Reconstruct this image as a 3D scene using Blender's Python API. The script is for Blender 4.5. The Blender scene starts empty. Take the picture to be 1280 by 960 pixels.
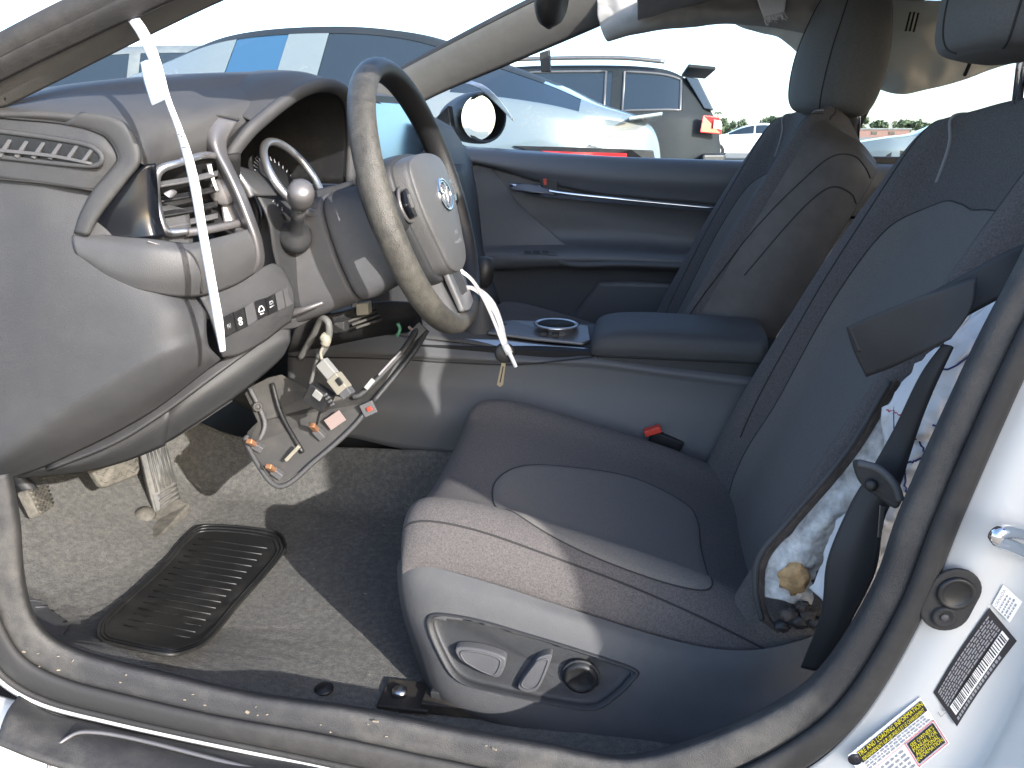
import bpy, bmesh, math, random
import numpy as np
from mathutils import Vector, Matrix, Quaternion
random.seed(7); RNG = np.random.default_rng(5)
SC = bpy.context.scene
COL = SC.collection
R = math.radians
# ------------------------------------------------------------------ camera, sky, sun, exposure
FPX = 960.0; YAW = R(9); PIT = R(18); CAM = np.array([0.0, -0.6, 1.0])
_f = np.array([-math.sin(YAW)*math.cos(PIT), math.cos(YAW)*math.cos(PIT), -math.sin(PIT)])
_r = np.array([math.cos(YAW), math.sin(YAW), 0.0]); _u = np.cross(_r, _f)
cd = bpy.data.cameras.new('camera'); co = bpy.data.objects.new('camera', cd); COL.objects.link(co)
cd.sensor_width = 36.0; cd.lens = 36.0*FPX/1280.0; cd.clip_start = 0.02; cd.clip_end = 3000
M = Matrix(((_r[0], _u[0], -_f[0], CAM[0]), (_r[1], _u[1], -_f[1], CAM[1]), (_r[2], _u[2], -_f[2], CAM[2]), (0, 0, 0, 1)))
co.matrix_world = M
SC.camera = co
SUN_AZ, SUN_EL = 48.0, 22.5          # azimuth turned from -Y towards +X
sd = Vector((math.cos(R(SUN_EL))*math.sin(R(SUN_AZ)), -math.cos(R(SUN_EL))*math.cos(R(SUN_AZ)), math.sin(R(SUN_EL))))
w = bpy.data.worlds.new('World'); SC.world = w; w.use_nodes = True
nt = w.node_tree; bg = nt.nodes['Background']
sky = nt.nodes.new('ShaderNodeTexSky'); sky.sky_type = 'NISHITA'; sky.sun_disc = False
sky.sun_elevation = R(SUN_EL); sky.sun_rotation = math.atan2(sd.x, sd.y)
sky.air_density = 0.8; sky.dust_density = 1.6; sky.ozone_density = 1.0; sky.altitude = 50
nt.links.new(sky.outputs[0], bg.inputs[0]); bg.inputs[1].default_value = 0.15
sl = bpy.data.lights.new('sun', 'SUN'); sl.energy = 2.25; sl.angle = R(0.5); sl.color = (1.0, 0.965, 0.92)
so = bpy.data.objects.new('sun', sl); COL.objects.link(so); so.location = (6, -4, 5)
so.rotation_euler = sd.to_track_quat('Z', 'Y').to_euler()
SC.view_settings.view_transform = 'Standard'; SC.view_settings.look = 'None'
SC.view_settings.exposure = 2.08; SC.view_settings.gamma = 1.0
SC.cycles.max_bounces = 10; SC.cycles.transparent_max_bounces = 16; SC.cycles.use_denoising = True
SC.cycles.sample_clamp_indirect = 6.0

# ------------------------------------------------------------------ helpers
def P(px, py, Y=None, X=None, Z=None):
    """point of the place seen at a pixel of the 1280x960 photograph, at a known depth"""
    d = _f + (px-640)/FPX*_r - (py-480)/FPX*_u
    if Y is not None: t = (Y-CAM[1])/d[1]
    elif X is not None: t = (X-CAM[0])/d[0]
    else: t = (Z-CAM[2])/d[2]
    return CAM + t*d
def PP(l): return np.array([P(a[0], a[1], a[2]) for a in l])
def Q(p):
    v = np.asarray(p)-CAM; D = v@_f
    return np.stack([640+FPX*(v@_r)/D, 480-FPX*(v@_u)/D], -1)

MATS = {}
def mat(name, col, rough=0.6, metal=0.0, bump=0.0, bscale=400.0, var=0.0, vscale=30.0, dust=0.0, dcol=(0.32, 0.28, 0.22), dscale=60.0,
        coat=0.0, spec=0.5, emit=None, kind='noise', sheen=0.0, ruf_var=0.0):
    m = bpy.data.materials.new(name); m.use_nodes = True; n = m.node_tree.nodes; L = m.node_tree.links
    b = n['Principled BSDF']; b.inputs['Base Color'].default_value = (*col, 1); b.inputs['Roughness'].default_value = rough
    b.inputs['Metallic'].default_value = metal; b.inputs['Specular IOR Level'].default_value = spec
    b.inputs['Coat Weight'].default_value = coat; b.inputs['Coat Roughness'].default_value = 0.05
    b.inputs['Sheen Weight'].default_value = sheen
    tc = n.new('ShaderNodeTexCoord')
    cur = None
    if var > 0:
        no = n.new('ShaderNodeTexNoise'); no.inputs['Scale'].default_value = vscale; no.inputs['Detail'].default_value = 5; no.inputs['Roughness'].default_value = .65
        L.new(tc.outputs['Object'], no.inputs['Vector'])
        mr = n.new('ShaderNodeMapRange'); mr.inputs[1].default_value = .3; mr.inputs[2].default_value = .7; mr.inputs[3].default_value = 1-var; mr.inputs[4].default_value = 1+var
        L.new(no.outputs['Fac'], mr.inputs[0])
        mx = n.new('ShaderNodeMix'); mx.data_type = 'RGBA'; mx.blend_type = 'MULTIPLY'; mx.inputs[0].default_value = 1
        mx.inputs[6].default_value = (*col, 1); L.new(mr.outputs[0], mx.inputs[7]); cur = mx.outputs[2]
    if dust > 0:
        no2 = n.new('ShaderNodeTexNoise'); no2.inputs['Scale'].default_value = dscale; no2.inputs['Detail'].default_value = 8; no2.inputs['Roughness'].default_value = .75
        L.new(tc.outputs['Object'], no2.inputs['Vector'])
        no3 = n.new('ShaderNodeTexNoise'); no3.inputs['Scale'].default_value = dscale/8; no3.inputs['Detail'].default_value = 3
        L.new(tc.outputs['Object'], no3.inputs['Vector'])
        ad = n.new('ShaderNodeMath'); ad.operation = 'MULTIPLY'; L.new(no2.outputs['Fac'], ad.inputs[0]); L.new(no3.outputs['Fac'], ad.inputs[1])
        mr2 = n.new('ShaderNodeMapRange'); mr2.inputs[1].default_value = .2; mr2.inputs[2].default_value = .42; mr2.inputs[3].default_value = 0; mr2.inputs[4].default_value = dust
        L.new(ad.outputs[0], mr2.inputs[0])
        mx2 = n.new('ShaderNodeMix'); mx2.data_type = 'RGBA'; mx2.inputs[6].default_value = (*col, 1); mx2.inputs[7].default_value = (*dcol, 1)
        if cur: L.new(cur, mx2.inputs[6])
        L.new(mr2.outputs[0], mx2.inputs[0]); cur = mx2.outputs[2]
        rr = n.new('ShaderNodeMapRange'); rr.inputs[3].default_value = rough; rr.inputs[4].default_value = min(1, rough+.35)
        L.new(mr2.outputs[0], rr.inputs[0]); L.new(rr.outputs[0], b.inputs['Roughness'])
    if cur: L.new(cur, b.inputs['Base Color'])
    if bump > 0:
        if kind == 'voronoi':
            bn = n.new('ShaderNodeTexVoronoi'); bn.inputs['Scale'].default_value = bscale; out = bn.outputs['Distance']
        elif kind == 'weave':
            bn = n.new('ShaderNodeTexWave'); bn.wave_type = 'BANDS'; bn.bands_direction = 'DIAGONAL'; bn.inputs['Scale'].default_value = bscale
            bn.inputs['Distortion'].default_value = .5; out = bn.outputs['Fac']
        else:
            bn = n.new('ShaderNodeTexNoise'); bn.inputs['Scale'].default_value = bscale; bn.inputs['Detail'].default_value = 3; out = bn.outputs['Fac']
        L.new(tc.outputs['Object'], bn.inputs['Vector'])
        bu = n.new('ShaderNodeBump'); bu.inputs['Strength'].default_value = bump; bu.inputs['Distance'].default_value = .002
        L.new(out, bu.inputs['Height']); L.new(bu.outputs[0], b.inputs['Normal'])
    if emit: b.inputs['Emission Color'].default_value = (*emit[:3], 1); b.inputs['Emission Strength'].default_value = emit[3]
    MATS[name] = m; return m
def glass(name, tint=(1, 1, 1), dust=0.0, ior=1.45, dcol=(.6, .62, .62)):
    m = bpy.data.materials.new(name); m.use_nodes = True; n = m.node_tree.nodes; L = m.node_tree.links
    n.remove(n['Principled BSDF']); out = n['Material Output']
    t = n.new('ShaderNodeBsdfTransparent'); t.inputs[0].default_value = (*tint, 1)
    g = n.new('ShaderNodeBsdfGlossy'); g.inputs['Roughness'].default_value = 0.01
    mx = n.new('ShaderNodeMixShader')
    if ior > 0:
        fr = n.new('ShaderNodeFresnel'); fr.inputs['IOR'].default_value = ior; L.new(fr.outputs[0], mx.inputs[0])
    else: mx.inputs[0].default_value = .025
    L.new(t.outputs[0], mx.inputs[1]); L.new(g.outputs[0], mx.inputs[2])
    last = mx
    if dust > 0:
        tc = n.new('ShaderNodeTexCoord'); no = n.new('ShaderNodeTexNoise'); no.inputs['Scale'].default_value = 45; no.inputs['Detail'].default_value = 9; no.inputs['Roughness'].default_value = .8
        L.new(tc.outputs['Object'], no.inputs['Vector'])
        mr = n.new('ShaderNodeMapRange'); mr.inputs[1].default_value = .45; mr.inputs[2].default_value = .8; mr.inputs[3].default_value = dust*.25; mr.inputs[4].default_value = dust
        L.new(no.outputs['Fac'], mr.inputs[0])
        d = n.new('ShaderNodeBsdfDiffuse'); d.inputs[0].default_value = (*dcol, 1)
        m2 = n.new('ShaderNodeMixShader'); L.new(mr.outputs[0], m2.inputs[0]); L.new(mx.outputs[0], m2.inputs[1]); L.new(d.outputs[0], m2.inputs[2]); last = m2
    L.new(last.outputs[0], out.inputs['Surface']); MATS[name] = m; return m

ORG = {}
def thing(name, label, cat, loc=(0, 0, 0), group=None):
    o = bpy.data.objects.new(name, None); COL.objects.link(o); o.location = loc; o['label'] = label; o['category'] = cat
    if group: o['group'] = group
    o.empty_display_size = .05
    ORG[o.name] = np.array(loc, float); return o
def tag(o, label=None, cat=None, group=None, kind=None):
    for k, v in (('label', label), ('category', cat), ('group', group), ('kind', kind)):
        if v: o[k] = v
    return o
def origin(o):
    s = np.zeros(3)
    while o is not None: s = s + np.array(o.location); o = o.parent
    return s
def mk(name, verts, faces, m, parent=None, smooth=True, solid=0.0, off=0.0, bevel=0.0, sub=0, base=None):
    verts = np.asarray(verts, float)
    if base is None: base = origin(parent) if parent is not None else (verts.min(0)*[.5, .5, 1]+verts.max(0)*[.5, .5, 0])
    me = bpy.data.meshes.new(name); me.from_pydata((verts-base).tolist(), [], [tuple(int(i) for i in f) for f in faces]); me.validate()
    bm = bmesh.new(); bm.from_mesh(me); bmesh.ops.recalc_face_normals(bm, faces=bm.faces); bm.to_mesh(me); bm.free()
    me.materials.append(m)
    if smooth: me.polygons.foreach_set('use_smooth', [True]*len(me.polygons))
    o = bpy.data.objects.new(name, me); COL.objects.link(o)
    if parent is not None: o.parent = parent
    else: o.location = base
    if solid: 
        s = o.modifiers.new('s', 'SOLIDIFY'); s.thickness = solid; s.offset = off
    if bevel:
        b = o.modifiers.new('b', 'BEVEL'); b.width = bevel; b.segments = 3; b.limit_method = 'ANGLE'; b.angle_limit = R(35); b.harden_normals = False
    if sub:
        s = o.modifiers.new('u', 'SUBSURF'); s.levels = sub; s.render_levels = sub
    return o
def cr(p, n, closed=False):
    p = np.asarray(p, float); k = len(p)
    if k == 2 and not closed:
        t = np.linspace(0, 1, n)[:, None]; t = t.reshape((n,)+(1,)*(p.ndim-1)); return p[0]*(1-t)+p[1]*t
    if closed: q = np.concatenate([p[-1:], p, p[:2]]); ts = np.linspace(0, k, n, endpoint=False)
    else: q = np.concatenate([2*p[:1]-p[1:2], p, 2*p[-1:]-p[-2:-1]]); ts = np.linspace(0, k-1, n)
    i = np.minimum(ts.astype(int), (k-1) if closed else k-2); t = (ts-i).reshape((n,)+(1,)*(p.ndim-1))
    a, b, c, d = q[i], q[i+1], q[i+2], q[i+3]
    return .5*((2*b)+(c-a)*t+(2*a-5*b+4*c-d)*t**2+(3*b-a-3*c+d)*t**3)
def gfaces(nu, nv, cu=False, cv=False):
    f = []
    for i in range(nu if cu else nu-1):
        for j in range(nv if cv else nv-1):
            a = i*nv+j; b = i*nv+(j+1) % nv; c = ((i+1) % nu)*nv+(j+1) % nv; d = ((i+1) % nu)*nv+j
            f.append((a, b, c, d))
    return f
def surf(ctrl, nu, nv, cu=False, cv=False):
    g = cr(np.asarray(ctrl, float), nu, cu); g = np.swapaxes(cr(np.swapaxes(g, 0, 1), nv, cv), 0, 1); return g
def S(name, rows, m, parent=None, nu=None, nv=None, px=True, solid=.004, cut=None, **k):
    c = [PP(r) for r in rows] if px else rows
    nu = nu or (len(c)-1)*6+1; nv = nv or (len(c[0])-1)*6+1
    g = surf(c, nu, nv); v = g.reshape(-1, 3); f = gfaces(nu, nv)
    if cut is not None:
        ctr = np.array([v[list(q)].mean(0) for q in f]); pq = Q(ctr)
        f = [q for q, (a, b) in zip(f, pq) if not inpoly(a, b, cut)]
    return mk(name, v, f, m, parent, solid=solid, **k)
def inpoly(x, y, poly):
    r = False; n = len(poly)
    for i in range(n):
        x1, y1 = poly[i][:2]; x2, y2 = poly[(i+1) % n][:2]
        if (y1 > y) != (y2 > y) and x < (x2-x1)*(y-y1)/(y2-y1)+x1: r = not r
    return r
def frames(p, closed=False):
    n = len(p); T = np.gradient(p, axis=0) if not closed else np.roll(p, -1, 0)-np.roll(p, 1, 0)
    T /= np.linalg.norm(T, axis=1)[:, None]+1e-12
    a = np.array([0, 0, 1.0]) if abs(T[0][2]) < .9 else np.array([1.0, 0, 0])
    Ns = []; N = a-T[0]*(a@T[0])
    for t in T:
        N = N-t*(N@t); N /= np.linalg.norm(N)+1e-12; Ns.append(N.copy())
    Ns = np.array(Ns); return T, Ns, np.cross(T, Ns)
def tube_g(path, r, seg=8, n=None, closed=False, flat=1.0, caps=True):
    p = np.asarray(path, float)
    if n: p = cr(p, n, closed)
    rr = np.interp(np.linspace(0, 1, len(p)), np.linspace(0, 1, len(np.atleast_1d(r))), np.atleast_1d(r))
    T, N, B = frames(p, closed); a = np.linspace(0, 2*np.pi, seg, endpoint=False)
    v = p[:, None]+rr[:, None, None]*(np.cos(a)[None, :, None]*N[:, None]+flat*np.sin(a)[None, :, None]*B[:, None])
    f = gfaces(len(p), seg, closed, True)
    if not closed and caps: f += [tuple(range(seg)), tuple(range((len(p)-1)*seg, len(p)*seg))]
    return v.reshape(-1, 3), f
def join(gs):
    V = []; Fc = []; o = 0
    for v, f in gs:
        V.append(np.asarray(v, float)); Fc += [tuple(i+o for i in q) for q in f]; o += len(v)
    return np.concatenate(V), Fc
def tube(name, path, r, m, parent=None, seg=8, n=None, closed=False, flat=1.0, **k):
    v, f = tube_g(path, r, seg, n, closed, flat); return mk(name, v, f, m, parent, **k)
def prism_g(pts, d):
    p = np.asarray(pts, float); n = len(p); v = np.concatenate([p, p+np.asarray(d)])
    return v, [tuple(range(n)), tuple(range(2*n-1, n-1, -1))]+[(i, (i+1) % n, (i+1) % n+n, i+n) for i in range(n)]
def prism(name, pts, d, m, parent=None, bevel=.002, smooth=False, **k):
    v, f = prism_g(pts, d); return mk(name, v, f, m, parent, bevel=bevel, smooth=smooth, **k)
def box_g(lo, hi):
    a, b = np.array(lo, float), np.array(hi, float)
    return prism_g([(a[0], a[1], a[2]), (b[0], a[1], a[2]), (b[0], b[1], a[2]), (a[0], b[1], a[2])], (0, 0, b[2]-a[2]))
def box(name, lo, hi, m, parent=None, bevel=.003, **k):
    v, f = box_g(lo, hi); return mk(name, v, f, m, parent, bevel=bevel, smooth=False, **k)
def obox_g(c, ax, half):
    c = np.asarray(c, float); A = [np.asarray(a, float)/np.linalg.norm(a)*h for a, h in zip(ax, half)]
    return prism_g([c-A[0]-A[1]-A[2], c+A[0]-A[1]-A[2], c+A[0]+A[1]-A[2], c-A[0]+A[1]-A[2]], 2*A[2])
def lathe_g(prof, c, axis, seg=24):
    a = np.asarray(axis, float); a /= np.linalg.norm(a); h = np.array([0, 0, 1.0]) if abs(a[2]) < .9 else np.array([1.0, 0, 0])
    e1 = np.cross(a, h); e1 /= np.linalg.norm(e1); e2 = np.cross(a, e1); t = np.linspace(0, 2*np.pi, seg, endpoint=False)
    v = np.array([[np.asarray(c)+a*z+r*(math.cos(q)*e1+math.sin(q)*e2) for q in t] for r, z in prof])
    f = gfaces(len(prof), seg, False, True)+[tuple(range(seg)), tuple(range((len(prof)-1)*seg, len(prof)*seg))]
    return v.reshape(-1, 3), f
def lathe(name, prof, c, axis, m, parent=None, seg=24, **k):
    v, f = lathe_g(prof, c, axis, seg); return mk(name, v, f, m, parent, **k)
def text_g(s, o, xd, yd, size, align='LEFT', space=1.0):
    cu = bpy.data.curves.new('t', 'FONT'); cu.body = s; cu.size = 1.0; cu.align_x = align; cu.space_character = space; cu.resolution_u = 2
    ob = bpy.data.objects.new('t', cu); COL.objects.link(ob); me = ob.to_mesh()
    v = np.array([q.co[:] for q in me.vertices]).reshape(-1, 3); f = [tuple(p.vertices) for p in me.polygons]
    ob.to_mesh_clear(); bpy.data.objects.remove(ob); bpy.data.curves.remove(cu)
    xd = np.asarray(xd, float); yd = np.asarray(yd, float)
    return np.asarray(o)+size*(v[:, :1]*xd+v[:, 1:2]*yd), f
def blob(name, c, r, m, parent=None, amp=.25, sc=1.0, seed=0, **k):
    bm = bmesh.new(); bmesh.ops.create_icosphere(bm, subdivisions=3, radius=1)
    from mathutils import noise
    v = []
    for q in bm.verts:
        d = 1+amp*noise.noise(q.co*1.7*sc+Vector((seed*3.1, seed, 0)))+amp*.5*noise.noise(q.co*4*sc+Vector((seed, 7, 0)))
        v.append(np.array(q.co)*d*np.asarray(r)+np.asarray(c))
    f = [tuple(w.index for w in q.verts) for q in bm.faces]; bm.free()
    return mk(name, v, f, m, parent, **k)
def nz(p, s=1.0):
    from mathutils import noise
    return noise.noise(Vector(p)*s)

# ------------------------------------------------------------------ materials
DASH = mat('dash_plastic', (.040, .041, .044), .62, bump=.3, bscale=1100, dust=.22, dcol=(.085, .084, .08), dscale=30)
DASHT = mat('dash_top_foam', (.046, .046, .048), .62, bump=.25, bscale=1100, dust=.3, dcol=(.10, .098, .093), dscale=25)
DDARK = mat('dark_plastic', (.026, .027, .029), .55, bump=.25, bscale=800, dust=.12, dcol=(.10, .095, .09), dscale=80)
DOORM = mat('door_trim_vinyl', (.098, .100, .106), .42, bump=.25, bscale=900, dust=.1, dcol=(.1, .1, .1))
SHIELD = mat('seat_side_plastic', (.062, .063, .066), .6, bump=.35, bscale=900, dust=.3, dcol=(.11, .107, .10), dscale=35)
CONS = mat('console_plastic', (.095, .096, .099), .55, bump=.3, bscale=1000, dust=.1, dcol=(.1, .1, .1))
PADM = mat('stitched_leatherette', (.062, .062, .064), .5, bump=.2, bscale=1000, kind='voronoi', dust=.15, dcol=(.13, .128, .12))
GLOSS = mat('piano_black', (.006, .007, .010), .16, coat=0, spec=.4, dust=.03, dcol=(.1, .1, .1), dscale=200)
BLACK = mat('black_plastic', (.012, .012, .013), .45, dust=.2, dcol=(.1, .1, .09), dscale=150)
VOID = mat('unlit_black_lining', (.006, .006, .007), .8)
SILVER = mat('satin_silver', (.55, .55, .56), .3, metal=.9, bump=.1, bscale=600)
SILVT = mat('smoked_silver', (.16, .155, .16), .38, metal=.55, dust=.2, dcol=(.25, .23, .2))
CHROME = mat('chrome', (.8, .8, .82), .1, metal=1.0)
RIM = mat('worn_rim_leather', (.050, .047, .041), .45, bump=.3, bscale=850, kind='voronoi', var=.4, vscale=90, dust=.45, dcol=(.115, .107, .088), dscale=120)
RIM_SHADE = mat('shaded_rim_leather', (.013, .013, .014), .42, bump=.25, bscale=850, kind='voronoi', dust=.02, dcol=(.06, .055, .05))
HUB = mat('airbag_cover', (.075, .075, .077), .45, bump=.35, bscale=700, dust=.2, dcol=(.12, .118, .112), dscale=40)
FAB = mat('seat_cloth', (.103, .094, .092), .95, bump=.8, bscale=900, var=.38, vscale=480, spec=.2, sheen=.05)
FABI = mat('seat_insert_cloth', (.150, .141, .132), .95, bump=.6, bscale=1000, kind='voronoi', var=.3, vscale=800, spec=.2, sheen=.05)
FABS = mat('seat_side_cloth', (.095, .093, .092), .85, bump=.3, bscale=1300, var=.15, vscale=300, sheen=.05)
VINYL = mat('stained_vinyl', (.075, .068, .064), .55, bump=.2, bscale=700, var=.25, vscale=14, dust=.25, dcol=(.09, .07, .06), dscale=30)
SEAM = mat('seam_thread', (.026, .025, .025), .9)
SEAML = mat('grey_piping', (.22, .21, .21), .8)
CARPET = mat('carpet', (.085, .083, .078), 1.0, bump=1.0, bscale=450, var=.6, vscale=560, dust=.6, dcol=(.19, .18, .16), dscale=900)
RUBBER = mat('rubber_seal', (.022, .022, .023), .75, bump=.2, bscale=500, dust=.3, dcol=(.085, .08, .073), dscale=50)
TRIM = mat('sill_plastic', (.029, .029, .031), .65, bump=.45, bscale=800, dust=.4, dcol=(.14, .133, .118), dscale=40)
HEEL = mat('heel_pad_rubber', (.013, .013, .013), .42, dust=.4, dcol=(.075, .07, .06), dscale=30)
PEDAL = mat('dusty_pedal_rubber', (.075, .07, .06), .8, var=.4, vscale=90, dust=.55, dcol=(.2, .182, .15), dscale=70)
GASM = mat('pedal_plastic', (.05, .05, .048), .5, dust=.4, dcol=(.25, .23, .19), dscale=60)
WHITE = mat('white_paint', (.56, .57, .57), .3, coat=.6, dust=.10, dcol=(.45, .40, .33), dscale=20)
PAPER = mat('white_paper', (.82, .82, .82), .8, bump=.2, bscale=60)
TAPE = mat('pale_blue_tape', (.55, .66, .78), .35)
CLOTH = mat('white_cloth', (.86, .86, .87), .95, bump=.3, bscale=300, var=.06, vscale=20)
INK = mat('blue_ink', (.03, .04, .16), .7)
INKR = mat('red_thread', (.45, .06, .12), .7)
BAG = mat('airbag_cloth', (.66, .63, .57), .9, bump=.3, bscale=900, var=.08, vscale=9, dust=.2, dcol=(.45, .43, .36), dscale=8)
HEADL = mat('headliner_cloth', (.36, .345, .325), .95, bump=.5, bscale=500, var=.1, vscale=12)
PILLT = mat('pillar_trim', (.10, .097, .092), .8, bump=.4, bscale=900, var=.08, vscale=40)
BELT = mat('belt_webbing', (.026, .026, .028), .6, bump=.15, bscale=900)
FOAM = mat('grey_seat_foam', (.55, .54, .52), .95, bump=1.0, bscale=110, var=.45, vscale=50)
FOAMO = mat('tan_foam', (.48, .30, .14), .95, bump=.8, bscale=150, var=.4, vscale=70)
TORN = mat('torn_backing', (.085, .068, .058), .9, bump=.8, bscale=180, var=.5, vscale=60)
GREYP = mat('grey_plastic', (.072, .072, .076), .6, bump=.2, bscale=900, dust=.2, dcol=(.15, .145, .135))
PANELIN = mat('panel_back_plastic', (.030, .029, .028), .6, dust=.35, dcol=(.14, .128, .108), dscale=40)
CLIP = mat('copper_clip', (.65, .33, .18), .35, metal=.8)
CREAM = mat('cream_connector', (.22, .205, .165), .5)
CONNW = mat('pale_connector', (.22, .22, .21), .4)
PINK = mat('pink_label', (.20, .15, .14), .7)
WIRE = mat('wire_loom', (.10, .10, .095), .6, bump=.4, bscale=300)
NYLON = mat('white_nylon_tie', (.78, .78, .78), .4)
BRASS = mat('key_metal', (.45, .38, .26), .35, metal=.9)
STEEL = mat('steel', (.5, .5, .5), .3, metal=1.0)
RAILM = mat('seat_rail_steel', (.028, .025, .022), .6, metal=.2, dust=.5, dcol=(.14, .115, .085), dscale=60)
RED = mat('red_button', (.62, .05, .03), .4)
SCREEN = mat('sky_tinted_screen', (.27, .44, .62), .22, metal=.85)  # screen is off; blue base colour stands for the sky it mirrors
YEL = mat('label_yellow', (.75, .66, .03), .5)
LBLK = mat('label_black', (.015, .015, .02), .4)
LWHT = mat('label_white', (.8, .8, .8), .4)
LGRY = mat('label_grey_print', (.28, .28, .30), .5)
LRED = mat('label_red', (.6, .05, .08), .5)
WGLASS = glass('window_glass', (.82, .91, .95), dust=.02, ior=0)
SGLASS = glass('windshield_glass', (.93, .97, .97), dust=.05, ior=0)
MIRR = mat('mirror', (.85, .87, .88), .02, metal=1.0)
def add_translucency(m, f, col):
    n = m.node_tree.nodes; L = m.node_tree.links; t = n.new('ShaderNodeBsdfTranslucent'); t.inputs[0].default_value = (*col, 1)
    mx = n.new('ShaderNodeMixShader'); mx.inputs[0].default_value = f; L.new(n['Principled BSDF'].outputs[0], mx.inputs[1]); L.new(t.outputs[0], mx.inputs[2]); L.new(mx.outputs[0], n['Material Output'].inputs['Surface'])
add_translucency(BAG, .32, (.75, .71, .64)); add_translucency(CLOTH, .25, (.8, .8, .8))
DIRT = mat('straw_crumb', (.26, .22, .16), .9)
SHADEGL = glass('shade_door_tint', (.12, .13, .14))  # dark tint added so the open door's pane holds back sun too
# ------------------------------------------------------------------ setting: lot, ground
ASPH = mat('gravel_lot', (.21, .19, .16), .95, bump=.6, bscale=30, var=.35, vscale=3, dust=.4, dcol=(.3, .27, .22), dscale=6)
g = mk('ground', [(-900, -900, 0), (900, -900, 0), (900, 1500, 0), (-900, 1500, 0)], [(0, 1, 2, 3)], ASPH, smooth=False); g['kind'] = 'structure'

# ------------------------------------------------------------------ the car shell
car = thing('white_car', 'white sedan with its driver door open, shell around the dark interior', 'car', (0.2, 0.9, 0))
# door opening: sill trim and rubber seal swept round the opening
EDGE = [((11, 592), (-66, 604)), ((17, 625), (-60, 645)), ((22, 660), (-50, 690)), ((27, 720), (-32, 770)), ((40, 770), (-12, 812)), ((70, 802), (12, 845)), ((122, 822), (62, 872)),
        ((206, 843), (142, 893)), ((309, 867), (250, 917)), ((440, 886), (390, 945)), ((568, 912), (530, 975)), ((681, 932), (660, 1003)),
        ((775, 948), (790, 1020)), ((860, 930), (905, 1010)), ((960, 888), (1008, 957)), ((1029, 836), (1080, 891)), ((1094, 733), (1149, 774)),
        ((1132, 630), (1204, 640)), ((1218, 440), (1282, 463)), ((1285, 310), (1345, 335)), ((1360, 150), (1415, 180)), ((1420, 20), (1470, 50))]
def band(name, ts, m, thick=.004, n=130):
    """ts: (fraction across the band, Y) rows"""
    rows = []
    for t, Y in ts:
        a = np.array([np.array(i)*(1-t)+np.array(o)*t for i, o in EDGE]); a = cr(a, n)
        rows.append([P(x, y, Y) for x, y in a])
    rows = np.array(rows); k = (len(ts)-1)*5+1
    g_ = np.array(cr(rows, k)); return mk(name, g_.reshape(-1, 3), gfaces(k, n), m, car, solid=thick)
band('sill_trim', [(-.03, .14), (-.01, .075), (.04, .054), (.14, .047), (.34, .044), (.5, .043), (.60, .05)], TRIM)
band('door_seal', [(.57, .06), (.60, .040), (.66, .034), (.78, .032), (.92, .033), (.98, .040), (1.0, .06)], RUBBER)
EFULL = EDGE; EDGE = EFULL[:13]
band('sill_lip', [(.98, .05), (1.04, .038), (1.09, .034), (1.15, .04)], RUBBER)
band('painted_flange', [(1.13, .045), (1.155, .036), (1.175, .034), (1.20, .045)], WHITE)
EDGE = EFULL
# outer rocker with scuffed black plate
S('rocker_panel', [[(-120, 800, .06), (-40, 855, .05), (30, 880, .04), (103, 903, .04), (240, 932, .04), (378, 956, .04), (560, 995, .04), (760, 1040, .04)],
                   [(-120, 840, .03), (-40, 880, .025), (20, 900, .02), (103, 925, .02), (240, 956, .02), (378, 982, .02), (560, 1022, .02), (760, 1070, .02)],
                   [(-120, 930, -.01), (-40, 955, -.012), (20, 975, -.012), (103, 1000, -.012), (240, 1035, -.012), (378, 1060, -.012), (560, 1100, -.012), (760, 1150, -.012)]], WHITE, car)
S('scuff_plate', [[(22, 872, .03), (60, 893, .03), (103, 904, .032), (240, 934, .032), (378, 958, .032), (560, 998, .032)],
                  [(8, 892, .0), (55, 915, -.002), (103, 928, -.004), (240, 957, -.004), (378, 982, -.004), (560, 1020, -.004)],
                  [(-4, 930, -.03), (50, 950, -.035), (103, 965, -.035), (240, 990, -.035), (378, 1016, -.035), (560, 1050, -.035)]], TRIM, car, solid=.006)
tube('plate_rib', PP([(60, 962, -.032), (66, 940, -.02), (85, 922, -.006), (110, 915, .002), (170, 924, .008), (300, 957, .008), (420, 985, .008)]), .0022, SILVT, car, n=40)
# B pillar: white painted jamb
S('door_pillar', [[(905, 1010, .05), (1010, 960, .05), (1080, 893, .05), (1149, 776, .05), (1204, 642, .05), (1282, 465, .05), (1345, 337, .05), (1415, 182, .06)],
                [(945, 1030, .038), (1050, 990, .038), (1118, 915, .038), (1185, 800, .038), (1240, 660, .038), (1315, 480, .038), (1375, 345, .04), (1440, 190, .05)],
                [(985, 1050, .04), (1095, 1010, .04), (1165, 940, .04), (1225, 830, .04), (1285, 690, .04), (1352, 500, .04), (1410, 360, .042), (1470, 200, .05)],
                [(1030, 1070, .045), (1140, 1035, .045), (1215, 968, .045), (1275, 855, .045), (1335, 710, .045), (1395, 520, .045), (1450, 380, .045), (1510, 210, .05)],
                [(1045, 1075, .02), (1155, 1045, .02), (1235, 985, .02), (1300, 868, .02), (1360, 718, .02), (1420, 527, .02), (1470, 385, .02), (1530, 214, .03)],
                [(1100, 1120, -.03), (1220, 1090, -.03), (1310, 1030, -.03), (1380, 900, -.03), (1430, 740, -.03), (1490, 540, -.03), (1540, 395, -.02), (1600, 220, -.01)]], WHITE, car, nu=41, nv=60)
prism('pillar_post', [(.40, .06, .80), (.64, .06, .80), (.68, .19, 1.36), (.50, .19, 1.36)], (0, .03, 0), BLACK, car)
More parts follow.
